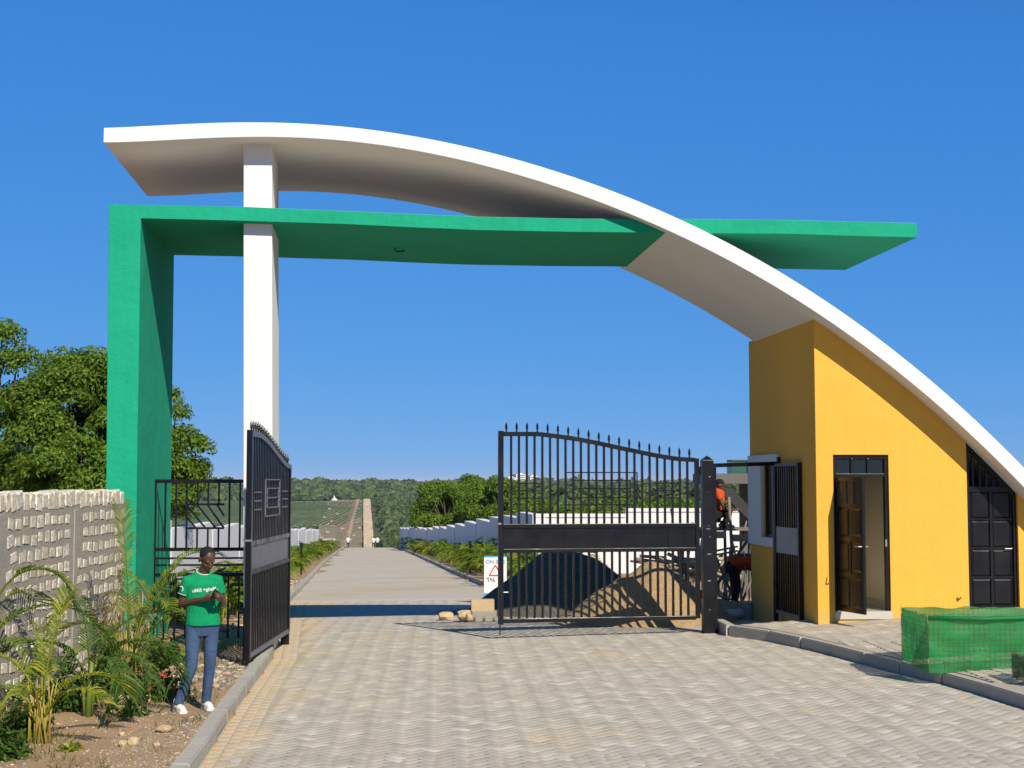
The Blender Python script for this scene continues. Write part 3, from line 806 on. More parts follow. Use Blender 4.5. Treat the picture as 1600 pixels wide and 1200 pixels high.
# ================================================================== GATES
def finial(mb, x, z, y=0.0):
    mb.box(x - .011, x + .011, y - .011, y + .011, z, z + .055)
    mb.lathe([(.019, .05), (.024, .06), (.019, .07), (.012, .075), (.021, .088), (.002, .145)], (x, y, z), 8)
TOP_T = [0, .08, .2, .29, .39, .49, .59, .69, .79, .89, 1.0]
TOP_D = [.01, 0, .0, .08, .19, .34, .51, .67, .83, .95, 1.0]
def gate_leaf(root, L=3.07, ztall=2.98, zshort=2.60, grey=False, flip=False):
    """leaf in the local xz plane, hinge at x=0, free end at x=L; z from the ground"""
    def ztop(x): return ztall - (ztall - zshort) * float(np.interp(1 - x / L, TOP_T, TOP_D))
    zb, m0, m1, m2, m3 = .24, 1.20, 1.255, 1.56, 1.62
    st = MB().box(L - .075, L, -.035, .035, .16, ztop(L) + .02).build('free_stile', M['black'], root, bevel=.004)
    MB().box(0, .06, -.035, .035, .2, ztop(0) + .0).build('hinge_stile', M['black'], root, bevel=.004)
    rm = M['primer'] if grey else M['black']
    MB().box(.06, L - .075, -.03, .03, zb - .06, zb).build('bottom_rail', rm, root, bevel=.004)
    tr = MB(); N = 36
    for i in range(N + 1):
        x = .06 + (L - .135) * i / N; z = ztop(x)
        tr.v += [(x, -.032, z - .065), (x, .032, z - .065), (x, .032, z), (x, -.032, z)]
    for i in range(N):
        for k in range(4): tr.f.append((i * 4 + k, i * 4 + (k + 1) % 4, i * 4 + 4 + (k + 1) % 4, i * 4 + 4 + k))
    tr.f += [(3, 2, 1, 0), tuple(N * 4 + k for k in range(4))]
    fix_normals(tr.build('top_rail', rm, root))
    MB().box(.06, L - .075, -.03, .03, m0, m1).build('middle_rail', M['black'], root, bevel=.003)
    MB().box(.06, L - .075, -.03, .03, m2, m3).build('middle_rail', M['black'], root, bevel=.003)
    nb = 24
    for i in range(nb):
        x = .06 + (L - .135) * (i + 1) / (nb + 1)
        MB().box(x - .016, x + .016, -.016, .016, m3, ztop(x) - .06).build('bar', M['black'], root)
        MB().box(x - .016, x + .016, -.016, .016, zb, m0).build('bar', M['black'], root)
    cuts = [0, .145, .275, .405, .535, .69, .865, 1.0]
    for a, b in zip(cuts[:-1], cuts[1:]):
        x0 = .06 + (L - .135) * a; x1 = .06 + (L - .135) * b
        tilt = random.gauss(0, .003)
        MB().add([(x0 + .004, -.012 + tilt, m1), (x1 - .004, -.012 - tilt, m1), (x1 - .004, -.012 - tilt, m2), (x0 + .004, -.012 + tilt, m2),
                  (x0 + .004, .012 + tilt, m1), (x1 - .004, .012 - tilt, m1), (x1 - .004, .012 - tilt, m2), (x0 + .004, .012 + tilt, m2)],
                 [(0, 1, 2, 3), (7, 6, 5, 4), (1, 0, 4, 5), (2, 1, 5, 6), (3, 2, 6, 7), (0, 3, 7, 4)]).build('panel', M['primer'] if grey else M['black'], root)
        MB().box(x1 - .004, x1 + .004, -.008, .008, m1, m2).build('seam', M['black'], root)
    for i in range(19):
        x = L - .12 - i * (L - .2) / 18.4
        mb = MB(); finial(mb, x, ztop(x) - .002); mb.build('finial', M['black'], root)
    dm = M['primer'] if grey else M['black']
    def rods(name, segs):
        mb = MB()
        for a, b in segs: mb.bar((a[0], -.026, a[1]), (b[0], -.026, b[1]), .016, .016, (0, 1, 0))
        mb.build(name, dm, root)
    X = lambda t: L - t * L
    def rect(t0, t1, z0, z1):
        return [((X(t0), z0), (X(t0), z1)), ((X(t1), z0), (X(t1), z1)), ((X(t0), z0), (X(t1), z0)), ((X(t0), z1), (X(t1), z1))]
    rods('ornament', rect(.33, .69, 1.90, 2.38))
    rods('ornament', rect(.373, .655, 2.01, 2.265) + [((X(.373), 2.14), (X(.655), 2.14))])
    for z in (2.20, 2.09):
        rods('ornament', [((X(.33), z), (X(.373), z))]); rods('ornament', [((X(.655), z), (X(.69), z))])
    for z in (2.22, 2.11, 2.0):
        rods('ornament', [((X(.09), z), (X(.23), z))]); rods('ornament', [((X(.77), z), (X(.91), z))])
    MB().tube([(L - .035, -.05, .80), (L - .035, -.05, -.0)], .009, 6).build('drop_bolt', M['black'], root)
    MB().tube([(L - .035, -.05, .62), (L - .16, -.05, .62)], .008, 6).build('bolt_handle', M['steel'], root)
    MB().box(L - .04, L + .008, -.042, .042, 1.615, 1.64).build('lock_plate', M['steel'], root)
    for z in (.5, 1.4, 2.35): MB().tube([(-.02, 0, z), (-.02, 0, z + .12)], .024, 8).build('hinge', M['black'], root)
hinge_r = Vector((2.82, 21.52, .11)); free_r = Vector((-.22, 20.98, .06))
d = free_r - hinge_r
gr = thing('gate_leaf', 'right black steel gate leaf with spear finials standing half shut across the drive', 'gate', hinge_r, math.atan2(d.y, d.x), 'two leaves of the main gate')
gate_leaf(gr)
hinge_l = Vector((-3.24, 20.70, .0))
gl = thing('gate_leaf', 'left black steel gate leaf swung fully open beside the white column', 'gate', hinge_l, -PI / 2 - math.radians(0.3), 'two leaves of the main gate')
gate_leaf(gl, grey=True)
# the ornament of the left leaf sits on the face towards the drive
for ch in list(gl.children):
    if ch.name.startswith('ornament'): ch.location.y += .052
post = thing('gate_post', 'square black steel gate post with pyramid cap carrying the right leaf', 'gate post', (2.955, 21.58, .08), math.radians(5.34))
MB().box(-.085, .085, -.085, .085, 0, 2.60).build('shaft', M['black'], post, bevel=.006)
MB().add([(-.085, -.085, 2.60), (.085, -.085, 2.60), (.085, .085, 2.60), (-.085, .085, 2.60), (0, 0, 2.67)], [(0, 1, 4), (1, 2, 4), (2, 3, 4), (3, 0, 4), (3, 2, 1, 0)]).build('cap', M['black'], post)
MB().box(.085, .13, -.06, .06, 0, 2.55).build('pedestrian_gate_stop', M['black'], post)
for z in (.35, .78, 1.18, 1.44, 1.56, 1.60, 2.12, 2.34):
    MB().box(-.02 + random.uniform(-.03, .03), .0 + random.uniform(.0, .035), -.093, -.083, z, z + random.uniform(.008, .018)).build('weld_lug', M['steel'], post)
MB().box(-.13, .17, -.13, .13, -.02, .012).build('base_plate', M['black'], post)
hp = thing('gate_post', 'short black hinge post at the foot of the white column', 'gate post', (-3.30, 20.86, -.1), math.radians(5.34))
MB().box(-.06, .06, -.06, .06, 0, 2.6).build('shaft', M['black'], hp, bevel=.004)
# header bar from the post to the guardhouse
pa = Vector((2.955, 21.58, 2.60)); pb = G(U0 - .03, 1.86, 2.64)
hb = thing('header_bar', 'black steel bar spanning from the gate post to the guardhouse wall', 'bar', pa)
MB().bar((0.12, 0, 0), pb - pa, .06, .06).build('bar', M['black'], hb, bevel=.004)
MB().box((pb - pa).x - .02, (pb - pa).x + .05, (pb - pa).y - .05, (pb - pa).y + .05, (pb - pa).z - .06, (pb - pa).z + .1).build('bracket', M['black'], hb)
# pedestrian gate, open against the guardhouse
h0 = G(U0 - .10, 1.78, .28)
pg = thing('pedestrian_gate', 'narrow barred black side gate swung open against the yellow guardhouse wall', 'gate', h0, math.radians(5.34) - PI / 2 + math.radians(3))
W = 1.12
pm = MB()
ph = 2.36
MB().box(0, .05, -.025, .025, .02, ph).build('hinge_stile', M['black'], pg, bevel=.003)
MB().box(W - .06, W, -.03, .03, .02, ph).build('free_stile', M['black'], pg, bevel=.003)
MB().box(.05, W - .06, -.024, .024, ph - .05, ph - .0).build('top_rail', M['primer'], pg)
MB().box(.05, W - .06, -.024, .024, .05, .10).build('bottom_rail', M['primer'], pg)
for i in range(9):
    x = .05 + (W - .11) * (i + 1) / 10
    MB().box(x - .012, x + .012, -.012, .012, 1.38, ph - .05).build('bar', M['black'], pg)
    MB().box(x - .012, x + .012, -.012, .012, .10, .98).build('bar', M['black'], pg)
MB().box(.05, W - .06, -.012, .012, .98, 1.38).build('panel', M['galv'], pg)
MB().box(-.06, .0, -.03, .03, -.3, ph + .02).build('hinge_post', M['black'], pg)
MB().tube([(W - .03, .03, 1.4), (W - .03, .09, 1.4), (W - .12, .09, 1.4)], .008, 6).build('latch', M['steel'], pg)

# ---- fixed fence panel between the green and the white columns
fp = thing('fence_panel', 'black steel fence panel with diagonal centre pattern between green and white columns', 'fence', G(0, 1.4, 0), GATE_R)
fu0, fu1 = -1.45, -.02
def fbar(name, a, b, w=.04):
    mb = MB().bar((a[0], 0, a[1]), (b[0], 0, b[1]), w, w * .9, (0, 1, 0)); return mb.build(name, M['black'], fp)
zt_ = 2.36; zb_ = -.03
fbar('stile', (fu0, zb_), (fu0, zt_ + .02), .055)
fbar('rail', (fu0, zt_), (fu1, zt_), .055)
fbar('rail', (fu0, 1.36), (fu1, 1.36), .05)
for z in (1.23, 1.13): fbar('rail', (fu0, z), (fu1, z), .028)
fbar('rail', (fu0, .99), (fu1, .99), .05)
fbar('rail', (fu0, zb_ + .03), (fu1, zb_ + .03), .05)
bx0, bx1, bz0, bz1 = -.98, -.44, 1.67, 2.02
xs_ = [fu0 + .155 * (k + 1) for k in range(9)]
for k, x in enumerate(xs_):
    if x >= fu1 - .03: continue
    if bx0 + .01 < x < bx1 - .01:
        fbar('bar', (x, bz1), (x, zt_ - .02), .026); fbar('bar', (x, 1.38), (x, bz0), .026)
    else: fbar('bar', (x, 1.38), (x, zt_ - .02), .028)
    fbar('bar', (x, zb_ + .05), (x, .97), .028)
fbar('pattern_rail', (bx0, bz1), (bx1, bz1), .03); fbar('pattern_rail', (bx0, bz0), (bx1, bz0), .03)
for a, b in (((bx0, bz1 - .02), (bx0 + .27, bz0)), ((bx0 + .14, bz1), (bx0 + .42, bz0)), ((bx0 + .29, bz1), (bx1, bz0 + .0)), ((bx0, bz1 - .19), (bx0 + .13, bz0)), ((bx0 + .43, bz1), (bx1, bz1 - .17))):
    fbar('diagonal', a, b, .026)
# ================================================================== BLOCK WALL (left)
WX = -5.10
bw = thing('block_wall', 'rough coral block wall with wide grey mortar joints ending at the green column', 'wall', (WX, 18.87, 0))
core = MB(); ny, nz = 60, 24
for i in range(ny + 1):
    for j in range(nz + 1):
        y = -9.0 + 9.0 * i / ny; z = -.25 + 2.36 * j / nz
        core.v.append((mnoise.noise(Vector((y * 3, z * 3, 1))) * .004 - .005, y, z))
for i in range(ny):
    for j in range(nz):
        a = i * (nz + 1) + j; core.f.append((a, a + nz + 1, a + nz + 2, a + 1))
k = len(core.v)
core.v += [(-.22, -9, -.25), (-.22, 0, -.25), (-.22, 0, 2.11), (-.22, -9, 2.11)]
a0, a1, a2, a3 = 0, ny * (nz + 1), ny * (nz + 1) + nz, nz
core.f += [(k, k + 3, k + 2, k + 1)]
core.f.append(tuple([k + 1, k + 2] + list(range(a2, a1 - 1, -1))))
core.f.append(tuple([k + 3, k] + list(range(a0, a3 + 1))))
core.f.append(tuple([k + 2, k + 3] + [i * (nz + 1) + nz for i in range(ny + 1)]))
core.build('mortar_core', M['mortar'], bw)
bvars = []
for q in range(9):
    bm = bmesh.new(); bmesh.ops.create_cube(bm, size=1.0)
    bmesh.ops.bevel(bm, geom=bm.edges[:], offset=.075, segments=1, affect='EDGES')
    for v in bm.verts: v.co += Vector((random.uniform(-.008, .008), random.uniform(-.06, .06), random.uniform(-.06, .06)))
    me = bpy.data.meshes.new('block'); bm.to_mesh(me); bm.free(); me.materials.append(M['block']); bvars.append(me)
posts = [-2.17, -4.62, -7.0]
row_z = [(2.095, .185)] + [(1.93 - .182 * k, .114) for k in range(12)]
for ri, (z, h) in enumerate(row_z):
    y = -.06 - random.uniform(0, .12)
    while y > -5.9:
        wd = random.uniform(.135, .195) if ri else random.uniform(.13, .19)
        yc = y - wd / 2
        if all(abs(yc - p) > .17 for p in posts) or ri == 0:
            o = bpy.data.objects.new('block', random.choice(bvars))
            o.location = (-.1125 + random.uniform(-.002, .002), yc, z + .0 + random.gauss(0, .008) + (.05 if ri == 0 else 0))
            dpt = .23
            o.scale = (dpt, wd * random.uniform(.9, 1.15), h * random.uniform(.8, 1.2)); o.rotation_euler = (random.gauss(0, .09), 0, random.gauss(0, .008))
            link(o, bw)
        y -= wd + (random.uniform(.045, .085) if ri else random.uniform(.02, .05))
for p in posts:
    MB().box(-.235, .008, p - .07, p + .07, -.25, 2.03).build('concrete_post', M['concrete'], bw, bevel=.01)

# ================================================================== LEAF TOOLS
def leaf_quads(P, Nn, L, Wd, droop=0.3, face=False):
    """diamond leaves at P pointing along Nn (drooped); arrays in, arrays out"""
    n = len(P)
    if face:
        D = np.cross(Nn, rng.normal(0, 1, (n, 3))) * 1.2 + .35 * Nn; D[:, 2] -= droop
        R = Nn + rng.normal(0, .55, (n, 3))
    else:
        D = Nn + rng.normal(0, .45, (n, 3)); D[:, 2] -= droop
        R = rng.normal(0, 1, (n, 3))
    D /= np.linalg.norm(D, axis=1, keepdims=True) + 1e-9
    S = np.cross(D, R); S /= np.linalg.norm(S, axis=1, keepdims=True) + 1e-9
    L = np.asarray(L).reshape(-1, 1) * rng.uniform(.7, 1.3, (n, 1)); Wd = np.asarray(Wd).reshape(-1, 1) * rng.uniform(.7, 1.3, (n, 1))
    Vv = np.stack([P, P + D * L * .45 + S * Wd * .5, P + D * L, P + D * L * .45 - S * Wd * .5], 1).reshape(-1, 3)
    Fq = np.arange(n * 4).reshape(n, 4)
    return Vv, Fq
def sph(n):
    v = rng.normal(0, 1, (n, 3)); return v / np.linalg.norm(v, axis=1, keepdims=True)
def tree(name, label, cat, base, clumps, per, L, Wd, mat, trunk_r=.16, group=None, lean=(0, 0)):
    """clumps: (x,y,z,r) relative to base"""
    root = thing(name, label, cat, base, 0, group)
    P = []; Nn = []
    for (x, y, z, r) in clumps:
        k = max(20, int(per * r * r)); d = sph(k); d[:, 2] = np.where(d[:, 2] < -.5, -d[:, 2] * .6, d[:, 2])
        rad = r * (1 - rng.random((k, 1)) ** 2.2 * .75)
        P.append(np.array([x, y, z]) + d * rad * np.array([1.1, 1.1, .8])); Nn.append(d)
    Vv, Fq = leaf_quads(np.concatenate(P), np.concatenate(Nn), L, Wd, .35, True)
    obj('crown', np_mesh('crown', Vv, Fq), mat, root)
    tb = MB(); zc = min(c[2] for c in clumps); top = max(c[2] for c in clumps)
    fork = Vector((lean[0] * .5, lean[1] * .5, max(.8, zc * .8)))
    tb.tube([(0, 0, -.3), fork * .5 + Vector((.05, .03, 0)), fork], [trunk_r, trunk_r * .85, trunk_r * .75], 9)
    for (x, y, z, r) in clumps[::2]:
        e = Vector((x, y, z)); m = fork.lerp(e, .5) + Vector((random.uniform(-.2, .2), random.uniform(-.2, .2), random.uniform(0, .25)))
        tb.tube([fork - Vector((0, 0, .1)), m, e], [trunk_r * .5, trunk_r * .28, trunk_r * .08], 5)
    tb.build('trunk', M['bark'], root, True)
    return root
def crown_clumps(cx, cy, cz, rx, ry, rz, n, r0, r1, top_bias=.2):
    out = []
    for k in range(n):
        d = sph(1)[0]; f = random.uniform(.45, 1) ** .5
        if d[2] < -.3: d[2] *= .6
        out.append((cx + d[0] * rx * f, cy + d[1] * ry * f, cz + d[2] * rz * f, random.uniform(r0, r1)))
    return out
# ---- trees behind the block wall
def gz_at(X, Y): return zground(X, Y)
b = Vector((-13.4, 36.6, 0)); b.z = gz_at(b.x, b.y)
tree('neem_tree', 'tall leafy tree at the left edge behind the block wall', 'tree', b,
     crown_clumps(-.4, 0, 3.7, 1.9, 1.9, 2.6, 84, .36, .66) + [(.35, -.4, 6.6, .55), (-.5, -.2, 6.75, .6), (.7, -.3, 5.9, .65), (-.2, -1.2, 6.0, .65)], 3000, .135, .052, M['leafA'], .2, 'trees behind the block wall')
b = Vector((-10.75, 35.6, 0)); b.z = gz_at(b.x, b.y)
tree('neem_tree', 'broad leafy tree just left of the green column behind the block wall', 'tree', b,
     crown_clumps(0, 0, 3.4, 1.7, 1.9, 2.3, 80, .36, .64) + [(-.4, -.3, 5.7, .6), (.4, -.4, 5.75, .55), (1.0, -.2, 5.5, .55)], 3000, .135, .052, M['leafA'], .18, 'trees behind the block wall')
b = Vector((-9.15, 36.6, 0)); b.z = gz_at(b.x, b.y)
tree('neem_tree', 'leafy tree whose crown shows between the green and white columns', 'tree', b,
     crown_clumps(-.1, 0, 2.9, 1.1, 1.2, 1.9, 46, .32, .56) + [(.7, -.2, 4.0, .45), (1.1, -.1, 3.75, .4), (.55, -.3, 4.6, .38), (.25, 0, 5.05, .38), (.95, 0, 3.2, .38)], 3000, .135, .052, M['leafA'], .15, 'trees behind the block wall')
# ---- three trees beyond the right boundary wall
for (px, Y, top, wid, lab) in ((696, 122, 751, 2.5, 'rounded bright green tree standing left of the free end of the gate'),
                               (737, 128, 741, 2.7, 'tallest bright green tree behind the grey boundary wall'),
                               (782, 116, 743, 2.6, 'leafy tree directly behind the free stile of the right gate leaf')):
    p = at(px, 753, Y); b = Vector((p.x, Y, zlong(Y) - .3)); h = at(px, top, Y).z - b.z
    tree('leafy_tree', lab, 'tree', b, crown_clumps(0, 0, h * .55, wid, wid, h * .40, 46, .6, 1.0) + [(-.3, 0, h - .5, .7), (.5, -.2, h - .8, .7)], 900, .26, .12, M['leafA'], .2, 'trees beyond the boundary wall')
ORD = ['first', 'second', 'third', 'fourth', 'fifth', 'sixth', 'seventh', 'eighth', 'ninth', 'tenth', 'eleventh', 'twelfth', 'thirteenth', 'fourteenth']
# ---- trees behind the bright white wall
protos = []
for q in range(3):
    protos.append(crown_clumps(0, 0, 2.4, 1.5, 1.5, 1.2, 22, .5, .8))
tb_protos = []
band = [(824, 66, 772), (838, 78, 777), (868, 64, 781), (900, 92, 774), (934, 70, 780), (962, 62, 783), (990, 84, 775), (1018, 66, 779), (1046, 95, 773), (1070, 68, 780), (1096, 78, 776), (1124, 64, 781), (1150, 86, 776), (1180, 70, 781), (852, 120, 768), (918, 130, 767), (975, 125, 769), (1030, 140, 767), (1085, 130, 768), (1140, 135, 767)]
for i, (px, Y, top) in enumerate(band):
    p = at(px, 753, Y); zb0 = zlong(Y) - .3 - (1.5 if Y > 100 else 0); h = at(px, top, Y).z - zb0
    row = sorted(q[0] for q in band if (q[1] > 100) == (Y > 100))
    lab = 'low bushy tree behind the white wall, %s from the left in the %s row' % (ORD[row.index(px)], 'farther' if Y > 100 else 'nearer')
    if i < 3:
        r = tree('bushy_tree', lab, 'tree', (p.x, Y, zb0), protos[i], 800, .22, .10, M['leafA'], .16, 'tree belt behind the white wall')
        tb_protos.append(r)
    else:
        r = copy_tree(tb_protos[i % 3]); r['label'] = lab; r.location = (p.x, Y, zb0); r.rotation_euler = (0, 0, random.uniform(0, 6))
    s = h / 4.2; r.scale = (s * random.uniform(1.0, 1.25),) * 2 + (s,)

# ---- far forest: one mass nobody could count
FV = []; FF = []; base_n = 0
def track_x(Y): return interp(Y, [900, 1050, 1300, 1650, 1900], [-90, -105, -131.5, -168, -196])
Yc = 330.0
while Yc < 2500:
    sp = 7.5 + Yc / 170
    X = -.30 * Yc
    while X < .45 * Yc:
        x = X + random.uniform(-.45, .45) * sp; y = Yc + random.uniform(-.45, .45) * sp; X += sp
        px = 800 + F_PX * x / y
        hillside = x / y < -.03
        if 700 < y < 1760 and track_x(y) - 50 < x < track_x(y) + 17: continue
        if px < 560 and 1255 < y < 1640: continue
        if px < 548 and y < 500: continue
        if not hillside and y > 2350: continue
        if x / y < .0 and y < 620: continue
        if x / y > .215 and y < 600: continue
        low = px < 545 and 700 < y <= 1255
        if hillside and 900 < y < 1150 and px > 600 and mnoise.noise(Vector((x * .02, y * .01, 5))) > .25: continue
        r = sp * random.uniform(.50, .80); h = (random.uniform(5, 9) + (2.5 if y > 1500 else 0)) * (.35 if low else 1)
        if low: r *= .6
        if y > 1950 and random.random() < .08: h *= 1.6
        zg_ = zfar(x, y) - .3
        n = 40 if x / y > .21 else 230 if y < 620 else (150 if y < 1200 else (84 if y < 1800 else 46))
        d = sph(n); d[:, 2] = np.abs(d[:, 2]) * 1.1 - .15
        lump = 1 + .25 * np.sin(d[:, :1] * 5 + x) * np.cos(d[:, 1:2] * 4 + y)
        P = np.array([x, y, zg_ + h * .45]) + d * lump * np.array([r, r, h * .55]) * rng.uniform(.8, 1.0, (n, 1))
        sz = r * (.36 if x / y > .21 else .145 if y < 620 else (.20 if y < 1200 else (.27 if y < 1800 else .36)))
        D = d + rng.normal(0, .5, (n, 3)); D /= np.linalg.norm(D, axis=1, keepdims=True)
        A = np.cross(D, rng.normal(0, 1, (n, 3))); A /= np.linalg.norm(A, axis=1, keepdims=True); B = np.cross(D, A)
        q = np.stack([P - A * sz - B * sz * .6, P + A * sz * .8 - B * sz, P + A * sz + B * sz * .7, P - A * sz * .7 + B * sz], 1).reshape(-1, 3)
        FV.append(q); FF.append(np.arange(n * 4).reshape(n, 4) + base_n); base_n += n * 4
    Yc += sp * .9
fo = obj('forest', np_mesh('forest', np.concatenate(FV), np.concatenate(FF)), M['canopy'])
tag(fo, 'dense green woodland covering the far valley and hillside', 'woodland', kind='stuff')
# crop rows on the far slope
cr = MB()
for k in range(66):
    X0 = -470 + k * 5.6
    pts = [(X0 + .05 * (y - 1270), y) for y in range(1265, 1640, 25)]
    if 800 + F_PX * pts[0][0] / 1265 > 540: continue
    base = len(cr.v)
    for x, y in pts:
        z = zfar(x, y) + .4
        cr.v += [(x - 1.15, y, z), (x, y, z + 1.6 + random.uniform(-.3, .3)), (x + 1.15, y, z)]
    for i in range(len(pts) - 1):
        a = base + i * 3; cr.f += [(a, a + 1, a + 4, a + 3), (a + 1, a + 2, a + 5, a + 4)]
crop = cr.build('crop_rows', m_heap('crop_green', (0.05, 0.09, 0.03), (0.08, 0.125, 0.045), .8)); tag(crop, 'rows of low green crops on the far slope', 'crops', kind='stuff')
fb = MB(); nn = 30
for i in range(nn + 1):
    for j in range(nn + 1):
        y = 1255 + 390 * i / nn; x = (-.30 + .19 * j / nn) * y
        x = min(x, track_x(y) - 40)
        fb.v.append((x, y, zfar(x, y) + .6))
for i in range(nn):
    for j in range(nn):
        a = i * (nn + 1) + j; fb.f.append((a, a + 1, a + nn + 2, a + nn + 1))
tag(fb.build('field', m_heap('field_soil', (0.20, 0.22, 0.12), (0.27, 0.28, 0.16), .05)), kind='structure')
def strip(name, fx, w, y0, y1, dy, lift, mat):
    mb = MB(); n = 0; y = y0
    while y <= y1:
        x = fx(y); ww = w * (1 + .06 * mnoise.noise(Vector((y * .02, w, 0))))
        for k in range(4):
            xx = x + ww * (k / 3 - .5); mb.v.append((xx, y, zfar(xx, y) + lift))
        n += 1; y += dy
    for i in range(n - 1):
        for k in range(3):
            a = i * 4 + k; mb.f.append((a, a + 1, a + 5, a + 4))
    return tag(mb.build(name, mat), kind='structure')
strip('dirt_track', track_x, 8.0, 880, 1700, 12, 1.9, M['track'])
strip('earth_bank', lambda y: track_x(y) - 24, 38, 880, 1690, 12, .9, m_heap('bank_soil', (0.20, 0.17, 0.09), (0.33, 0.27, 0.17), .12))
strip('trench', lambda y: track_x(y) - 13 - (1690 - y) * .012, 3.2, 880, 1690, 12, 1.5, M['earth'])
strip('trench_spoil', lambda y: track_x(y) - 9.5 - (1690 - y) * .012, 3.0, 880, 1690, 12, 1.7, m_heap('spoil', (0.42, 0.30, 0.19), (0.5, 0.38, 0.25), .5))
rub = MB()
for k in range(46):
    y = random.uniform(920, 1680); x = track_x(y) - random.uniform(7, 44); s = random.uniform(.5, 1.3)
    rub.box(x - s, x + s, y - s, y + s, zfar(x, y) - .3, zfar(x, y) + 1.0 + s * .9)
tag(rub.build('rubble', m_heap('pale_rubble', (0.42, 0.35, 0.26), (0.6, 0.54, 0.45), .3)), 'pale rubble and spoil along the far track', 'rubble', kind='stuff')
# tiny far things
tz = zfar(-205, 1660)
tent = thing('tent', 'small white peaked tent on the far hillside', 'tent', (-207, 1660, tz))
MB().lathe([(3.6, .8), (3.7, 2.2), (1.2, 3.6), (.2, 6.5)], (0, 0, 0), 8).build('canopy', M['farwhite'], tent)
for px, py, Y, w, h, lab in ((515, 818, 1080, 9, 4.5, 'pale roofless hut on the far slope left of the track'), (481, 818, 1100, 11, 2.5, 'long pale mound-like shed in the far shrubs')):
    p = at(px, py, Y); z = zfar(p.x, Y)
    r = thing('hut', lab, 'hut', (p.x, Y, z))
    MB().box(-w / 2, w / 2, -2, 2, 0, h).build('wall', M['fargrey'] if h > 3 else M['farwhite'], r)
    MB().box(-w / 2 - .4, w / 2 + .4, -2.3, 2.3, h, h + .4).build('roof', M['farwhite'], r)
    MB().box(-w / 4, -w / 4 + 1.6, -2.06, -1.98, .2, h * .7).build('door', M['darkwin'], r)
for i, (px, top, w, Y, lab) in enumerate(((797, 746, 18, 2280, 'lower white apartment tower on the horizon, leftmost of three'), (811, 741, 22, 2300, 'tallest white apartment tower on the horizon'), (832, 744, 18, 2290, 'white apartment tower on the horizon, rightmost of three'))):
    p = at(px, 753, Y); z0 = -14.0; zt = at(px, top, Y).z
    r = thing('apartment_tower', lab, 'building', (p.x, Y, z0), .5, 'towers on the horizon')
    MB().box(-w * .4, w * .4, -6, 6, 0, zt - z0).build('wall', M['farwhite'], r)
    MB().box(-w * .2, w * .2, -3, 3, zt - z0, zt - z0 + 2).build('roof_house', M['farwhite'], r)
    for fl in range(4):
        MB().box(-w * .33, w * .33, -6.1, -5.98, zt - z0 - 3 - fl * 3.2, zt - z0 - 1.6 - fl * 3.2).build('window', M['darkwin'], r)

# ================================================================== BOUNDARY WALLS
def stepped_wall(name, label, line, y0, y1, plen, hgt, thick, side, drop=0.0):
    root = thing(name, label, 'wall', (line(y0), y0, 0))
    y = y0; k = 0
    while y < y1:
        L = plen * (1 if y < 60 else 1.3); ye = y + L
        x0, x1 = line(y), line(ye)
        ztp = zlong((y + ye) / 2) + hgt - drop * sm((y - 50) / 35) + random.gauss(0, .05); zb0 = zlong(ye) - .6
        px0, px1 = x0 - line(y0), x1 - line(y0)
        mb = MB().add([(px0, y - y0, zb0), (px0 + thick * side, y - y0, zb0), (px1 + thick * side, ye - y0, zb0), (px1, ye - y0, zb0),
                       (px0, y - y0, ztp), (px0 + thick * side, y - y0, ztp), (px1 + thick * side, ye - y0, ztp), (px1, ye - y0, ztp)],
                      [(0, 3, 2, 1), (4, 5, 6, 7), (0, 1, 5, 4), (1, 2, 6, 5), (2, 3, 7, 6), (3, 0, 4, 7)])
        o = fix_normals(mb.build('wall_panel', M['boundary'], root))
        # pilaster at the joint
        MB().box(px0 - .03 * side, px0 + (thick + .03) * side, y - y0 - .12, y - y0 + .12, zb0, ztp + .02).build('pilaster', M['boundary'], root) if k % 2 == 0 else None
        y = ye; k += 1
    return root
stepped_wall('boundary_wall', 'stepped white boundary wall in shade along the right of the road', lambda y: .75 - .127 * (y - 50), 50.0, 142, 4.6, 2.22, .40, 1, .34)
stepped_wall('boundary_wall', 'stepped white boundary wall in sun along the left of the road', lambda y: -8.0 - .101 * (y - 32), 25.5, 140, 4.6, 1.75, .30, -1)
ww = thing('boundary_wall', 'bright white wall facing the gate behind the sand and gravel heaps', 'wall', (.75, 50, 0))
for x0, x1, top in ((0.0, 3.22, 1.24), (3.22, 7.8, 1.43), (7.8, 12.0, 1.60)):
    MB().box(x0, x1, -.10, .16, -2.2, top - .12).build('wall_panel', M['boundary'], ww)
    MB().box(x0 + .002, x1 - .002, -.14, .20, top - .12, top).build('coping', M['boundary'], ww)

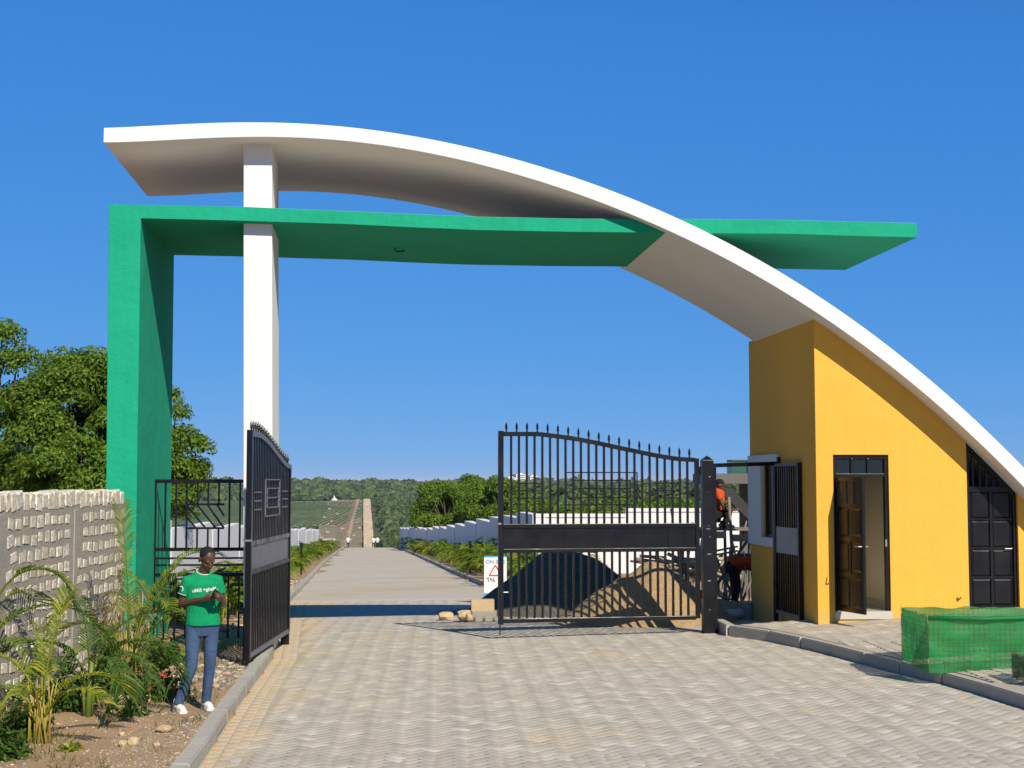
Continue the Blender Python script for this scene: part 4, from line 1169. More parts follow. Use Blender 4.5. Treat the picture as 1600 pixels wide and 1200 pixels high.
# ================================================================== PALMS AND SHRUBS
def frond_arrays(L, az, el0, droop, nl, ll, wd, base=(0, 0, 0), fold=.5, start=.22):
    pts = []; p = Vector(base); n = 14; el = el0; h = Vector((math.cos(az), math.sin(az), 0))
    tang = []
    for i in range(n + 1):
        pts.append(p.copy()); t = h * math.cos(el) + Vector((0, 0, math.sin(el))); tang.append(t)
        p = p + t * (L / n); el -= droop / n * (1 + i / n)
    side = Vector((-math.sin(az), math.cos(az), 0))
    Vv = []; Fq = []
    for k in range(nl):
        f = start + (1 - start) * (k + .5) / nl; x = f * n; i = min(int(x), n - 1); q = x - i
        c = pts[i].lerp(pts[i + 1], q); t = tang[i].lerp(tang[i + 1], q).normalized(); up = side.cross(t) * -1
        if up.z < 0: up = -up
        ln = ll * math.sin(PI * (.18 + .72 * (1 - abs(f - .5) * 1.1))) * random.uniform(.85, 1.1)
        a = math.radians(38 + 22 * (1 - f))
        for s in (-1, 1):
            d = (t * math.cos(a) + side * s * math.sin(a) + up * fold * random.uniform(.6, 1.1)).normalized()
            m = c + d * ln * .5; e = c + (d * .92 + Vector((0, 0, -.36 * random.uniform(.5, 1.3)))) * ln
            w = (t * .9 - d * t.dot(d)).normalized() * wd
            b = len(Vv)
            Vv += [c - w * .25, c + w * .25, m + w * .5, m - w * .5, e]
            Fq += [(b, b + 1, b + 2, b + 3), (b + 3, b + 2, b + 4, b + 4)]
    return pts, Vv, Fq
def frond_mesh(name, specs, rach=.012, stemcol=False):
    mb = MB()
    for sp in specs:
        pts, Vv, Fq = frond_arrays(**sp)
        mb.tube(pts, [rach * (1 - .75 * i / (len(pts) - 1)) for i in range(len(pts))], 4, False)
        mb.add(Vv, [tuple(dict.fromkeys(f)) for f in Fq])
    return mb.mesh(name)
def near_palm(label, base, specs, stems, leafmat='leafC', stemmat='stem'):
    r = thing('areca_palm', label, 'palm', base, 0, 'palms in the bed by the block wall')
    for sp in specs: obj('frond', frond_mesh('frond', [sp]), M[leafmat], r)
    for (x, y, h, rr, lx) in stems:
        MB().tube([(x, y, -.05), (x + lx * .5, y, h * .5), (x + lx, y, h)], [rr, rr * .85, rr * .6], 6).build('stem', M[stemmat], r, True)
    return r
def S(L, azd, eld, droop, nl=26, ll=.26, wd=.02, base=(0, 0, .3), fold=.45):
    return dict(L=L, az=math.radians(azd), el0=math.radians(eld), droop=droop, nl=nl, ll=ll, wd=wd, base=base, fold=fold)
def gp(px, py, dz=0.03):
    r = ray(px, py); s = (dz - CAM_H) / r[2]; p = Vector((r[0] * s, r[1] * s, 0)); p.z = zground(p.x, p.y); return p
near_palm('palm leaning in from the left edge with one long arching frond', gp(-40, 1128), [S(1.15, 12, 68, 2.5, 34, .36, .02, (.16, .1, 1.15)), S(1.75, 22, 72, 2.0, 34, .36, .022, (0, 0, .5)), S(1.4, 75, 80, 1.5, 26, .33, .022, (0, 0, .5)), S(1.3, -40, 60, 1.5, 26, .33, .022, (0, 0, .4)), S(1.2, 170, 60, 1.6, 26, .33, .022, (0, 0, .4))], [(0, 0, 1.2, .02, .16), (.06, .03, .6, .02, .04), (-.05, .02, .6, .02, -.04)])
near_palm('nearest palm with many yellow stems at the bottom left', gp(62, 1165), [S(1.05, 80, 82, .5, 28, .27, .02, (.02, 0, .35)), S(.95, 160, 72, 1.5, 26, .25, .018, (-.03, 0, .35)), S(.8, 185, 50, 1.4, 24, .24, .018, (-.05, 0, .3)), S(.85, 20, 62, 1.5, 26, .24, .018, (.04, 0, .3)), S(.75, -25, 55, 1.2, 24, .22, .018, (.05, -.02, .25)), S(.7, -90, 70, 1.3, 24, .22, .018, (0, -.03, .25)), S(.9, 110, 78, .9, 26, .26, .02, (0, .02, .35)), S(.6, 250, 55, 1.2, 20, .2, .016, (-.03, -.03, .2))],
          [(random.uniform(-.09, .09), random.uniform(-.06, .06), random.uniform(.25, .6), random.uniform(.005, .010), random.uniform(-.10, .10)) for _ in range(26)], 'leafY')
near_palm('dark green arching palm with a pale broad stalk in front of the block wall', gp(137, 1128), [S(1.35, 40, 76, 1.5, 30, .34, .022, (0, 0, .35)), S(1.15, 200, 68, 1.7, 28, .32, .022, (0, 0, .35)), S(1.2, 0, 70, 2.0, 28, .33, .022, (.03, 0, .35)), S(1.1, -50, 66, 2.2, 28, .36, .024, (.03, 0, .3)), S(1.0, 120, 80, 1.0, 26, .3, .02, (0, .03, .4)), S(.9, 235, 60, 1.9, 24, .3, .02, (-.03, 0, .3)), S(.95, -15, 58, 2.2, 24, .34, .022, (.03, 0, .4))], [(0, 0, .55, .035, .03), (.02, .03, .6, .02, .05), (-.03, .02, .5, .018, -.05)], 'leafD', 'gstem')
near_palm('tall palm with yellow stems against the green column', gp(203, 1088), [S(1.75, 115, 84, .55, 40, .34, .02, (-.02, 0, .45)), S(1.2, 55, 80, .9, 30, .28, .02, (.03, 0, .4)), S(1.05, 0, 74, 1.3, 28, .27, .02, (.04, 0, .35)), S(1.0, 175, 70, 1.5, 28, .27, .02, (-.04, 0, .35)), S(.9, -60, 66, 1.4, 26, .26, .018, (.02, -.03, .3)), S(.85, 225, 62, 1.6, 26, .26, .018, (-.02, -.02, .3)), S(1.1, 30, 84, .6, 30, .28, .02, (.02, .02, .4)), S(.8, -20, 55, 1.5, 24, .24, .018, (.04, 0, .3))],
          [(random.uniform(-.07, .07), random.uniform(-.05, .05), random.uniform(.3, .7), random.uniform(.006, .011), random.uniform(-.08, .08)) for _ in range(20)])
near_palm('slender palm with drooping fronds beside the fence panel', gp(240, 1040), [S(1.5, 60, 84, 1.3, 34, .34, .02, (0, 0, .5)), S(1.35, 5, 80, 1.9, 32, .33, .02, (0, 0, .5)), S(1.3, 150, 80, 1.5, 30, .32, .02, (0, 0, .5)), S(1.1, -60, 72, 1.6, 28, .3, .02, (0, 0, .4)), S(1.2, 200, 74, 1.6, 28, .3, .02, (0, 0, .4))], [(0, 0, .7, .018, .02), (.04, .02, .6, .015, .05), (-.04, 0, .6, .015, -.04)])
def shrub(name, label, cat, base, R, H, n, L, Wd, mat, flowers=0, pet='petal', group=None):
    root = thing(name, label, cat, base, 0, group)
    d = sph(n); d[:, 2] = np.abs(d[:, 2])
    P = d * np.array([R, R, H]) * (rng.random((n, 1)) ** .45) * (1 + .3 * np.sin(d[:, :1] * 6 + R * 9))
    Vv, Fq = leaf_quads(P, d, L, Wd, .1, True)
    obj('foliage', np_mesh('foliage', Vv, Fq), mat, root)
    st = MB()
    for k in range(7):
        e = d[k] * np.array([R, R, H]) * .8
        st.tube([(0, 0, -.05), (e[0] * .4, e[1] * .4, e[2] * .6), tuple(e)], [.008, .006, .003], 4)
    st.build('stems', M['gstem'], root)
    for k in range(flowers):
        q = d[k + 10] * np.array([R, R, H]) * 1.03
        mb = MB(); s = random.uniform(.014, .022)
        for j in range(5):
            a = 2 * PI * j / 5; b = a + .55
            mb.add([(q[0], q[1], q[2]), (q[0] + s * math.cos(a), q[1] + s * math.sin(a) * .5 - s * .4, q[2] + s * math.sin(a)), (q[0] + 1.35 * s * math.cos(a + .3), q[1] - s * .5, q[2] + 1.35 * s * math.sin(a + .3)), (q[0] + s * math.cos(b + .1), q[1] - s * .4, q[2] + s * math.sin(b + .1))], [(0, 1, 2, 3)])
        mb.build('flower', M[pet], root)
    return root
bed = 'flowering shrubs in the bed'
shrub('flowering_shrub', 'red-flowered shrub at the bottom left corner', 'shrub', gp(28, 1160), .26, .34, 700, .07, .03, M['leafD'], 6, 'petal', bed)
shrub('flowering_shrub', 'dark leafy shrub between the two front palms', 'shrub', gp(108, 1112), .30, .48, 1000, .07, .03, M['leafD'], 0, 'petal', bed)
shrub('flowering_shrub', 'leafy shrub with one pink flower under the yellow-stemmed tall palm', 'shrub', gp(178, 1085), .33, .52, 1000, .07, .03, M['leafD'], 3, 'petalP', bed)
shrub('flowering_shrub', 'orange-flowered shrub beside the standing man', 'shrub', gp(248, 1100), .30, .42, 1000, .065, .028, M['leafD'], 14, 'petal', bed)
shrub('flowering_shrub', 'red-flowered shrub at the foot of the green column', 'shrub', gp(228, 1045), .40, .45, 1100, .07, .03, M['leafD'], 8, 'petal', bed)
shrub('flowering_shrub', 'low green shrub by the fence foot', 'shrub', gp(262, 1040), .26, .22, 500, .06, .026, M['leafA'], 0, 'petal', bed)
shrub('flowering_shrub', 'small sprawling weed on bare soil below the palms', 'shrub', gp(205, 1128), .16, .12, 240, .06, .026, M['leafD'], 0, 'petal', bed)
shrub('flowering_shrub', 'weed at the left edge beside the front palm', 'shrub', gp(5, 1188), .20, .22, 380, .09, .045, M['leafD'], 0, 'petal', bed)
shrub('flowering_shrub', 'tiny yellow-green weed in the bottom soil', 'shrub', gp(112, 1180), .10, .05, 110, .05, .025, M['leafY'], 0, 'petal', bed)
dry = thing('dry_bush', 'dry straw-coloured bush against the block wall', 'shrub', gp(192, 1062) + Vector((-.1, .4, 0)))
n = 900; a = rng.uniform(0, 2 * PI, n); r_ = rng.random(n) ** .5 * .28
P = np.stack([r_ * np.cos(a), r_ * np.sin(a), rng.uniform(.2, 1.0, n)], 1); Vv, Fq = leaf_quads(P, np.stack([np.cos(a) * .3, np.sin(a) * .3, -np.ones(n)], 1), .22, .014, .4)
obj('stalks', np_mesh('stalks', Vv, Fq), M['leafDry'], dry)
# hedge of bushy palms along the road beyond the gate
hp_protos = []
def hedge_proto(q, lm):
    specs = []
    for k in range(15):
        specs.append(S(random.uniform(.6, 1.15), random.uniform(0, 360), random.uniform(50, 85), random.uniform(.7, 1.7), 15, .30, .035, (random.uniform(-.15, .15), random.uniform(-.15, .15), random.uniform(.05, .3)), .4))
    return frond_mesh('crown', specs, .014)
hmesh = [hedge_proto(q, 0) for q in range(5)]
for q, me in enumerate(hmesh): me.materials.append(M[('leafC', 'leafY', 'leafC', 'leafY', 'leafA')[q]])
stem_me = MB()
for k in range(9): stem_me.tube([(random.uniform(-.12, .12), random.uniform(-.12, .12), -.1), (random.uniform(-.16, .16), random.uniform(-.16, .16), .4)], .014, 5)
stem_me = stem_me.mesh('stem'); stem_me.materials.append(M['stem'])
def hedge(line, y0, y1, label, group, sc, both, side):
    y = y0; cnt = 0
    while y < y1:
        st = .85 + y / 45
        for li, lane in enumerate(both):
            X = line(y) + lane + random.uniform(-.15, .15); Y = y + random.uniform(-.3, .3)
            lab = label if cnt >= 12 else '%s bushy palm from the gate in the %s row along the %s kerb' % (ORD[cnt], ('front', 'back')[li], side)
            r = thing('areca_palm', lab, 'palm', (X, Y, zground(X, Y)), random.uniform(0, 6), group)
            s = sc * random.uniform(.75, 1.2); r.scale = (s, s, s)
            me = random.choice(hmesh)
            obj('crown', me, None, r); obj('stem', stem_me, None, r)
        y += st; cnt += 1
hedge(kl, 24.0, 140, 'far bushy palm in the planted rows along the left kerb near the crest', 'palms along the left kerb beyond the gate', .85, (-1.0, -1.75), 'left')
hedge(krf, 34.0, 142, 'far bushy palm in the planted rows along the right kerb near the crest', 'palms along the right kerb beyond the gate', 1.15, (.9, 1.55), 'right')
for (fx, Y, side, lab) in ((kl, 52, -.45, 'black bollard light by the left kerb beyond the gate'), (krf, 52, .45, 'black bollard light by the right kerb beyond the gate')):
    X = fx(Y) + side; r = thing('bollard_light', lab, 'bollard', (X, Y, zground(X, Y)))
    MB().tube([(0, 0, 0), (0, 0, 1.0)], .035, 10).build('post', M['black'], r); MB().lathe([(.07, 1.0), (.07, 1.02), (.05, 1.1), (.07, 1.12), (.06, 1.16)], (0, 0, 0), 10).build('lamp_head', M['black'], r)

# ================================================================== STONES, GRIT, GRASS ON THE VERGE
def rock_mesh(seed, n=2, rough=.35):
    bm = bmesh.new(); bmesh.ops.create_icosphere(bm, subdivisions=n, radius=1)
    for v in bm.verts:
        d = v.co.normalized(); f = 1 + rough * mnoise.noise(d * 1.3 + Vector((seed * 7.1, seed, 0))) + rough * .4 * mnoise.noise(d * 3.5 + Vector((seed, 3, 0)))
        q = d * f; q.x = max(-.85, min(.85, q.x)); q.z = max(-.8, min(.75, q.z)); v.co = q
    me = bpy.data.meshes.new('rock'); bm.to_mesh(me); bm.free(); return me
def rock(label, px, py, wpx, hpx, dz=.03, group='loose stones on the verge', mat='rock', name='rock'):
    p = gp(px, py, dz); s = p.y / F_PX
    me = rock_mesh(px * .13 + py); o = obj(name, me, M[mat]); o.location = p + Vector((0, 0, hpx * s * .35)); o.scale = (wpx * s * .5, wpx * s * .4, hpx * s * .6); o.rotation_euler = (0, 0, random.uniform(-.4, .4))
    return tag(o, label, 'rock', group)
for lab, a in (('large flat tan stone on the verge near the kerb', (257, 1152, 30, 13)), ('pale stone at the bottom left of the verge soil', (208, 1172, 18, 13)), ('brown stone touching the pale stone on the verge', (192, 1176, 15, 12)),
               ('small tan stone left of the flat tan stone', (245, 1176, 12, 7)), ('pale stone near the foot of the tall palm', (186, 1098, 14, 9)), ('tan stone under the orange-flowered shrub', (227, 1102, 20, 13)),
               ('tan stone between the shrubs and the flat tan stone', (190, 1155, 12, 7)), ('pale flat stone beside the kerb below the gate leaf', (355, 1062, 16, 8)), ('tan stone left of the kerb rubble', (338, 1082, 12, 6)), ('dark-edged stone near the right white shoe', (305, 1108, 10, 5))):
    rock(lab, *a)
peb_t = [rock_mesh(i, 1, .3) for i in range(4)]
pt = [(np.array([v.co[:] for v in m.vertices]), np.array([p.vertices[:] for p in m.polygons])) for m in peb_t]
PV = []; PF = []; nb_ = 0
def pebble(X, Y, s, z=None):
    global nb_
    Vt, Ft = random.choice(pt); a = random.uniform(0, 6.28); c, sn = math.cos(a), math.sin(a)
    x = (Vt[:, 0] * c - Vt[:, 1] * sn) * s * random.uniform(.8, 1.4); y = (Vt[:, 0] * sn + Vt[:, 1] * c) * s; zz = Vt[:, 2] * s * random.uniform(.4, .75)
    PV.append(np.stack([x + X, y + Y, zz + (zground(X, Y) if z is None else z) + s * .15], 1)); PF.append(Ft + nb_); nb_ += len(Vt)
for k in range(3400):
    Y = 10.2 + 9.8 * random.random() ** 1.2; w = random.random() ** 1.5; X = kl(Y) - .17 - w * (kl(Y) + 4.95) * .98
    if mnoise.noise(Vector((X * 1.5, Y * 1.5, 7))) < -.15 + random.uniform(-.2, .2): continue
    pebble(X, Y, random.choice((.006, .008, .010, .012, .018)) * random.uniform(.8, 1.3))
for k in range(1500):
    Y = random.uniform(10.3, 13.8); X = kl(Y) - .16 - abs(random.gauss(0, .42)); pebble(X, Y, random.uniform(.005, .011))
for k in range(260):
    Y = random.gauss(17.2, .8); X = kl(Y) - .2 - abs(random.gauss(0, .35)); pebble(X, Y, random.uniform(.015, .05))
for k in range(420):                        # stones rolled off the ballast heap
    a = random.uniform(PI * .75, PI * 1.9); rr = 2.05 * (1 + abs(random.gauss(0, .12))); X = 1.04 + rr * math.cos(a); Y = 27.5 + rr * math.sin(a)
    pebble(X, Y, random.uniform(.012, .04), zroad(X, Y))
for k in range(300):
    Y = random.uniform(22, 46); X = kl(Y) - .2 - random.random() ** 1.5 * .7; pebble(X, Y, random.uniform(.02, .07))
for k in range(200):                        # crumbs swept onto the paving
    Y = random.uniform(10, 22); X = kl(Y) + abs(random.gauss(0, .3)); pebble(X, Y, random.uniform(.003, .007), zroad(X, Y))
tag(obj('pebbles', np_mesh('pebbles', np.concatenate(PV), np.concatenate(PF)), M['pebble']), 'loose pebbles and grit scattered over the verge soil', 'pebbles', kind='stuff')
n = 5200; gx = []; 
for k in range(n):
    Y = 10.4 + 9.5 * random.random(); X = -4.95 + (kl(Y) - .2 + 4.95) * random.random() ** 1.3
    if mnoise.noise(Vector((X * 1.3, Y * 1.3, 2))) > (.12 if X > -4.4 else -.1): gx.append((X, Y, zground(X, Y) - .005))
gx = np.array(gx); up = np.tile([0, 0, 1.0], (len(gx), 1)); Vv, Fq = leaf_quads(gx, up, .085, .009, 0)
tag(obj('grass', np_mesh('grass', Vv, Fq), M['grass']), 'sparse short grass and weeds on the verge', 'grass', kind='stuff')
# ================================================================== HEAPS AND BUILDING SITE
def heap(name, label, cat, base, prof, R, mat, seed, stretch=(1, 1), ridge=0.0):
    """prof: list of (radius fraction, height)"""
    mb = MB(); nr, na = 22, 64
    for i in range(nr + 1):
        f = i / nr
        for k in range(na):
            a = 2 * PI * k / na; c, s = math.cos(a), math.sin(a)
            rr = R * f * (1 + .10 * mnoise.noise(Vector((c * 1.5 + seed, s * 1.5, 0))))
            x, y = c * rr * stretch[0], s * rr * stretch[1]
            h = float(np.interp(f, [p[0] for p in prof], [p[1] for p in prof]))
            h += mnoise.noise(Vector((x * 1.7 + seed, y * 1.7, 0))) * .11 * (1 - f) + mnoise.noise(Vector((x * 5, y * 5, seed))) * .035 + mnoise.noise(Vector((x * 14, y * 14, seed))) * .012
            if f > .97: h = -.25
            mb.v.append((x, y, h))
    for i in range(nr):
        for k in range(na):
            a = i * na + k; b = i * na + (k + 1) % na; mb.f.append((a, a + na, b + na, b))
    o = mb.build(name, mat, None, True); o.location = base; tag(o, label, cat); return o
p = at(884, 960, 27.4)
heap('gravel_heap', 'large dark grey ballast heap behind the right gate leaf', 'heap', (p.x, 27.5, zlong(27.3) - .02), [(0, 1.27), (.12, 1.23), (.3, 1.03), (.65, .46), (.9, .06), (1, -.05)], 2.2, M['ballast'], 1.3, (1.0, 1.0))
p = at(1016, 970, 24.0)
heap('sand_heap', 'tan building sand heap behind the hinge side of the gate', 'heap', (p.x, 24.0, zlong(24.0) + .04), [(0, 1.04), (.08, 1.0), (.3, .75), (.65, .31), (.9, .03), (1, -.05)], 1.62, M['sand'], 5.1, (1.10, 1.0))
p = at(1128, 968, 24.2)
heap('sand_heap', 'low spread of shaded sand between gate post and guardhouse', 'heap', (p.x + .1, 25.3, zlong(24.2) + .06), [(0, .28), (.3, .22), (.7, .08), (1, -.05)], 1.3, M['sand'], 8.7, (1.0, 1.0))
def loose(label, px, py, wpx, hpx, Y, mat='rock', cat='rock', name='rock', group='stones and blocks by the gravel heap'):
    p = at(px, py, Y); s = Y / F_PX; me = rock_mesh(px * .31, 2, .45); o = obj(name, me, M[mat])
    X = p.x; o.location = (X, Y, zroad(X, Y) + hpx * s * .42); o.scale = (wpx * s * .55, wpx * s * .45, hpx * s * .6); tag(o, label, cat, group)
loose('tan rock on the paving left of the gravel heap, leftmost', 697, 955, 24, 15, 25.2)
loose('tan rock on the paving between the leftmost rock and the cut block', 727, 955, 26, 20, 24.8)
def cblock(label, px, py, Y, w, h, d, mat, rz=0.0, lift=0.0, name='concrete_block'):
    p = at(px, py, Y); o = MB().box(-w / 2, w / 2, -d / 2, d / 2, 0, h).build(name, M[mat], None, bevel=.008)
    o.location = (p.x, Y, zroad(p.x, Y) + lift); o.rotation_euler = (0, 0, rz); return tag(o, label, 'block', 'loose blocks by the gate')
cblock('grey concrete block lying under the tan cut block', 757, 955, 24.9, .42, .17, .3, 'concrete')
cblock('tan cut stone block resting on a grey block by the gate edge', 754, 955, 24.95, .40, .20, .25, 'rock', .05, .17, 'stone_block')
cblock('grey concrete block behind the gate, leftmost in the row', 905, 975, 23.4, .42, .14, .2, 'concrete', .05)
cblock('grey concrete block behind the gate, second in the row', 952, 975, 23.35, .62, .15, .2, 'concrete', -.02)
cblock('grey concrete block behind the gate, third in the row', 1022, 975, 23.3, .30, .17, .2, 'kerb', .03)
cblock('pale concrete block at the right end of the row behind the gate', 1046, 975, 23.3, .26, .17, .2, 'kerb', -.03)

# ---- unfinished building with stair flight
M['stair_shade'] = m_plaster('shade_black_concrete', (0.055, 0.052, 0.05), 0.25, 0.5, 0.95)  # near-black because the shade on the stair flight is put into its colour
ub = thing('unfinished_building', 'raw concrete slab and stair flight of an unfinished structure behind the guardhouse', 'building', (4.2, 30.5, zlong(30.5)))
zs = at(1140, 740, 30.5).z - zlong(30.5)
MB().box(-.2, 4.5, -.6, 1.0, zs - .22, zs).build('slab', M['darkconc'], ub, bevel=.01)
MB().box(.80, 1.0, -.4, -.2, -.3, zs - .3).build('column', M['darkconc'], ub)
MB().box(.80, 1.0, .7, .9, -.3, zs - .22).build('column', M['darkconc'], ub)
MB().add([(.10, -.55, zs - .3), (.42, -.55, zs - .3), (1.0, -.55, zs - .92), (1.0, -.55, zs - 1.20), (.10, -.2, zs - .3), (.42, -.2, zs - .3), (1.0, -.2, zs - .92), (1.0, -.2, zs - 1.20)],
         [(0, 1, 2, 3), (7, 6, 5, 4), (0, 4, 5, 1), (1, 5, 6, 2), (2, 6, 7, 3), (3, 7, 4, 0)]).build('stair_flight', M['stair_shade'], ub)
gc = thing('glass_block', 'dull green translucent box standing on the raw concrete slab', 'box', (4.2 + .82, 30.3, zlong(30.5) + zs))
MB().box(-.40, .30, -.3, .3, .0, .27).build('body', m_simple('green_glass', (.05, .13, .11), .25, 0, .2, 4), gc, bevel=.01)
MB().box(-.40, .30, -.32, .32, .27, .29).build('lid', M['darkconc'], gc); MB().box(-.07, .0, -.31, -.29, .0, .27).build('stile', M['black'], gc)
# ---- scaffold
sc = thing('scaffold', 'rough timber scaffold of bush poles and planks beside the guardhouse', 'scaffold', (3.7, 27.2, zlong(27.2)))
def spole(a, b, r=.035, m='pole', name='pole'): MB().tube([a, ((a[0] + b[0]) / 2 + random.uniform(-.03, .03), (a[1] + b[1]) / 2, (a[2] + b[2]) / 2), b], [r, r * .9, r * .8], 6).build(name, M[m], sc, True)
zp_ = 1.62
for x, y, h in ((.0, -.4, 1.6), (.05, .5, 1.9), (.42, -.5, 2.25), (.40, .5, 1.7), (.78, -.5, 2.2), (.95, .4, 2.2), (-.5, -.3, 1.5), (-.9, .2, 1.5)):
    spole((x, y, -.1), (x + random.uniform(-.08, .08), y, h))
for y in (-.45, -.2, .05, .3): MB().box(-1.0, 1.25, y, y + .21, zp_, zp_ + .04).build('plank', M['pole'], sc)
MB().box(-.95, .30, -.50, -.46, zp_ - .14, zp_ - .01).build('ledger', M['timber'], sc); MB().box(.42, .95, -.50, -.46, zp_ - .20, zp_ - .07).build('ledger', M['timber'], sc)
MB().bar((-.12, -.5, zp_ - .1), (-.22, -.5, zp_ - .85), .08, .05).build('brace', M['timber'], sc)
for k in range(12):
    x = random.uniform(-.5, 1.1); yy = random.uniform(-.5, .6); lz = random.uniform(-.1, .5)
    spole((x, yy, lz), (x + random.gauss(0, .25), yy + random.uniform(-.2, .2), lz + random.uniform(.7, 1.6)), random.uniform(.018, .032), random.choice(('pole', 'pole', 'timber')))
for k in range(7):
    x = random.uniform(-.6, .3); zz = random.uniform(.3, 1.45)
    spole((x, -.48, zz), (x + random.uniform(.5, 1.0), -.46, zz + random.gauss(0, .15)), .024, random.choice(('pole', 'timber')))
spole((-.1, .3, .1), (.9, .3, 1.5)); spole((.2, -.3, .0), (-.8, -.3, .9)); spole((.6, -.45, .05), (.05, -.45, 1.3), .028)
# ---- stacked poles and offcuts
ws = thing('timber_pile', 'jumbled pile of cut poles and offcuts on trestles behind the sand heap', 'timber pile', (3.95, 32.0, zlong(32.0)))
for k in range(64):
    z = .55 + .50 * random.random() ** 1.2; x = random.uniform(-.95, .95); y = random.uniform(-.3, .3); a = random.gauss(0, .5); L = random.uniform(.35, .9); r = random.uniform(.025, .05)
    dx, dy = math.cos(a) * L / 2, math.sin(a) * L / 2; t = random.gauss(0, .10)
    MB().tube([(x - dx, y - dy, z - t), (x + dx, y + dy, z + t)], r, 6).build('offcut', M[random.choice(('pole', 'timber', 'timber'))], ws, True)
for x in (-.7, 0, .7): MB().tube([(x, -.3, -.1), (x + .05, -.3, .6)], .04, 6).tube([(x, .3, -.1), (x, .3, .6)], .04, 6).build('trestle_leg', M['pole'], ws)
MB().box(-.9, .9, -.35, -.27, .5, .58).build('trestle_bar', M['pole'], ws); MB().box(-.9, .9, .27, .35, .5, .58).build('trestle_bar', M['pole'], ws)
for dx, a in ((.15, .7), (.35, .55), (.0, .85)):
    MB().bar((.15 + dx, -.55, .15), (.75 + dx, -.4, .15 + a), .09, .03).build('board', M['timber'], ws)
p = at(1147, 966, 24.0); rl = thing('pale_roll', 'pale cylindrical roll lying on the ground by the guardhouse corner', 'roll', (p.x, 24.0, zroad(p.x, 24) + .10), .55)
MB().tube([(-.16, 0, 0), (.16, 0, 0)], .085, 14).build('roll', M['bucket'], rl, True, bevel=.01); MB().tube([(-.175, 0, 0), (-.155, 0, 0)], .05, 12).tube([(-.18, 0, 0), (-.17, 0, 0)], .02, 8).build('core', M['timber'], rl)
p = at(1168, 968, 24.1); bk = thing('bucket', 'grey plastic bucket standing against the guardhouse corner', 'bucket', (p.x, 24.1, zroad(p.x, 24.1) + .02))
MB().lathe([(.10, 0), (.125, .26), (.135, .265), (.135, .285), (.12, .285), (.098, .03)], (0, 0, 0), 16).build('pail', M['bucket'], bk, True)
MB().tube([(-.13, 0, .27), (-.1, -.1, .2), (0, -.13, .17), (.1, -.1, .2), (.13, 0, .27)], .006, 5).build('handle', M['steel'], bk)
MB().tube([(.02, 0, .1), (.04, .03, .42)], .013, 6).build('brush_handle', M['timber'], bk)

# ---- ON SITE sign
p = at(774, 930, 31.0); sg = thing('site_sign', 'white standing safety sign with blue heading and red triangle by the right kerb', 'sign', (p.x, 31.0, zroad(p.x, 31) + .0), math.radians(4))
MB().box(-.245, .245, -.012, .012, .06, 1.02).build('board', M['signwhite'], sg)
MB().box(-.245, .245, -.0145, -.012, .06, .22).build('blue_band', M['signblue'], sg); MB().box(-.245, .245, -.0145, -.012, .99, 1.02).build('blue_edge', M['signblue'], sg)
MB().box(-.28, .28, -.16, .16, 0, .06).build('base', M['signdark'], sg)
def text_mesh(name, body, size, mat, parent, loc, ext=.002, shear=0.0):
    cu = bpy.data.curves.new(name, 'FONT'); cu.body = body; cu.size = size; cu.align_x = 'CENTER'; cu.align_y = 'CENTER'; cu.extrude = ext; cu.shear = shear; cu.offset = size * .012
    to = bpy.data.objects.new(name, cu); COL.objects.link(to)
    dg = bpy.context.evaluated_depsgraph_get(); me = bpy.data.meshes.new_from_object(to.evaluated_get(dg))
    bpy.data.objects.remove(to); me.transform(Matrix.Rotation(PI / 2, 4, 'X')); me.transform(Matrix.Translation(loc))
    return obj(name, me, mat, parent)
text_mesh('heading', 'ON SITE', .115, M['signtext'], sg, (0, -.015, .89))
text_mesh('caption', 'TN', .13, M['signdark'], sg, (-.09, -.015, .50), shear=-.3)
for zz in (.50, .47): MB().box(.14, .20, -.0145, -.0122, zz, zz + .012).build('caption_line', M['fargrey'], sg)
tri = MB()
c3 = [(-.135, .60), (.135, .60), (0, .82)]
for i in range(3):
    a, b = c3[i], c3[(i + 1) % 3]; tri.bar((a[0], -.0155, a[1]), (b[0], -.0155, b[1]), .028, .005, (0, 1, 0))
tri.build('warning_triangle', M['signred'], sg)

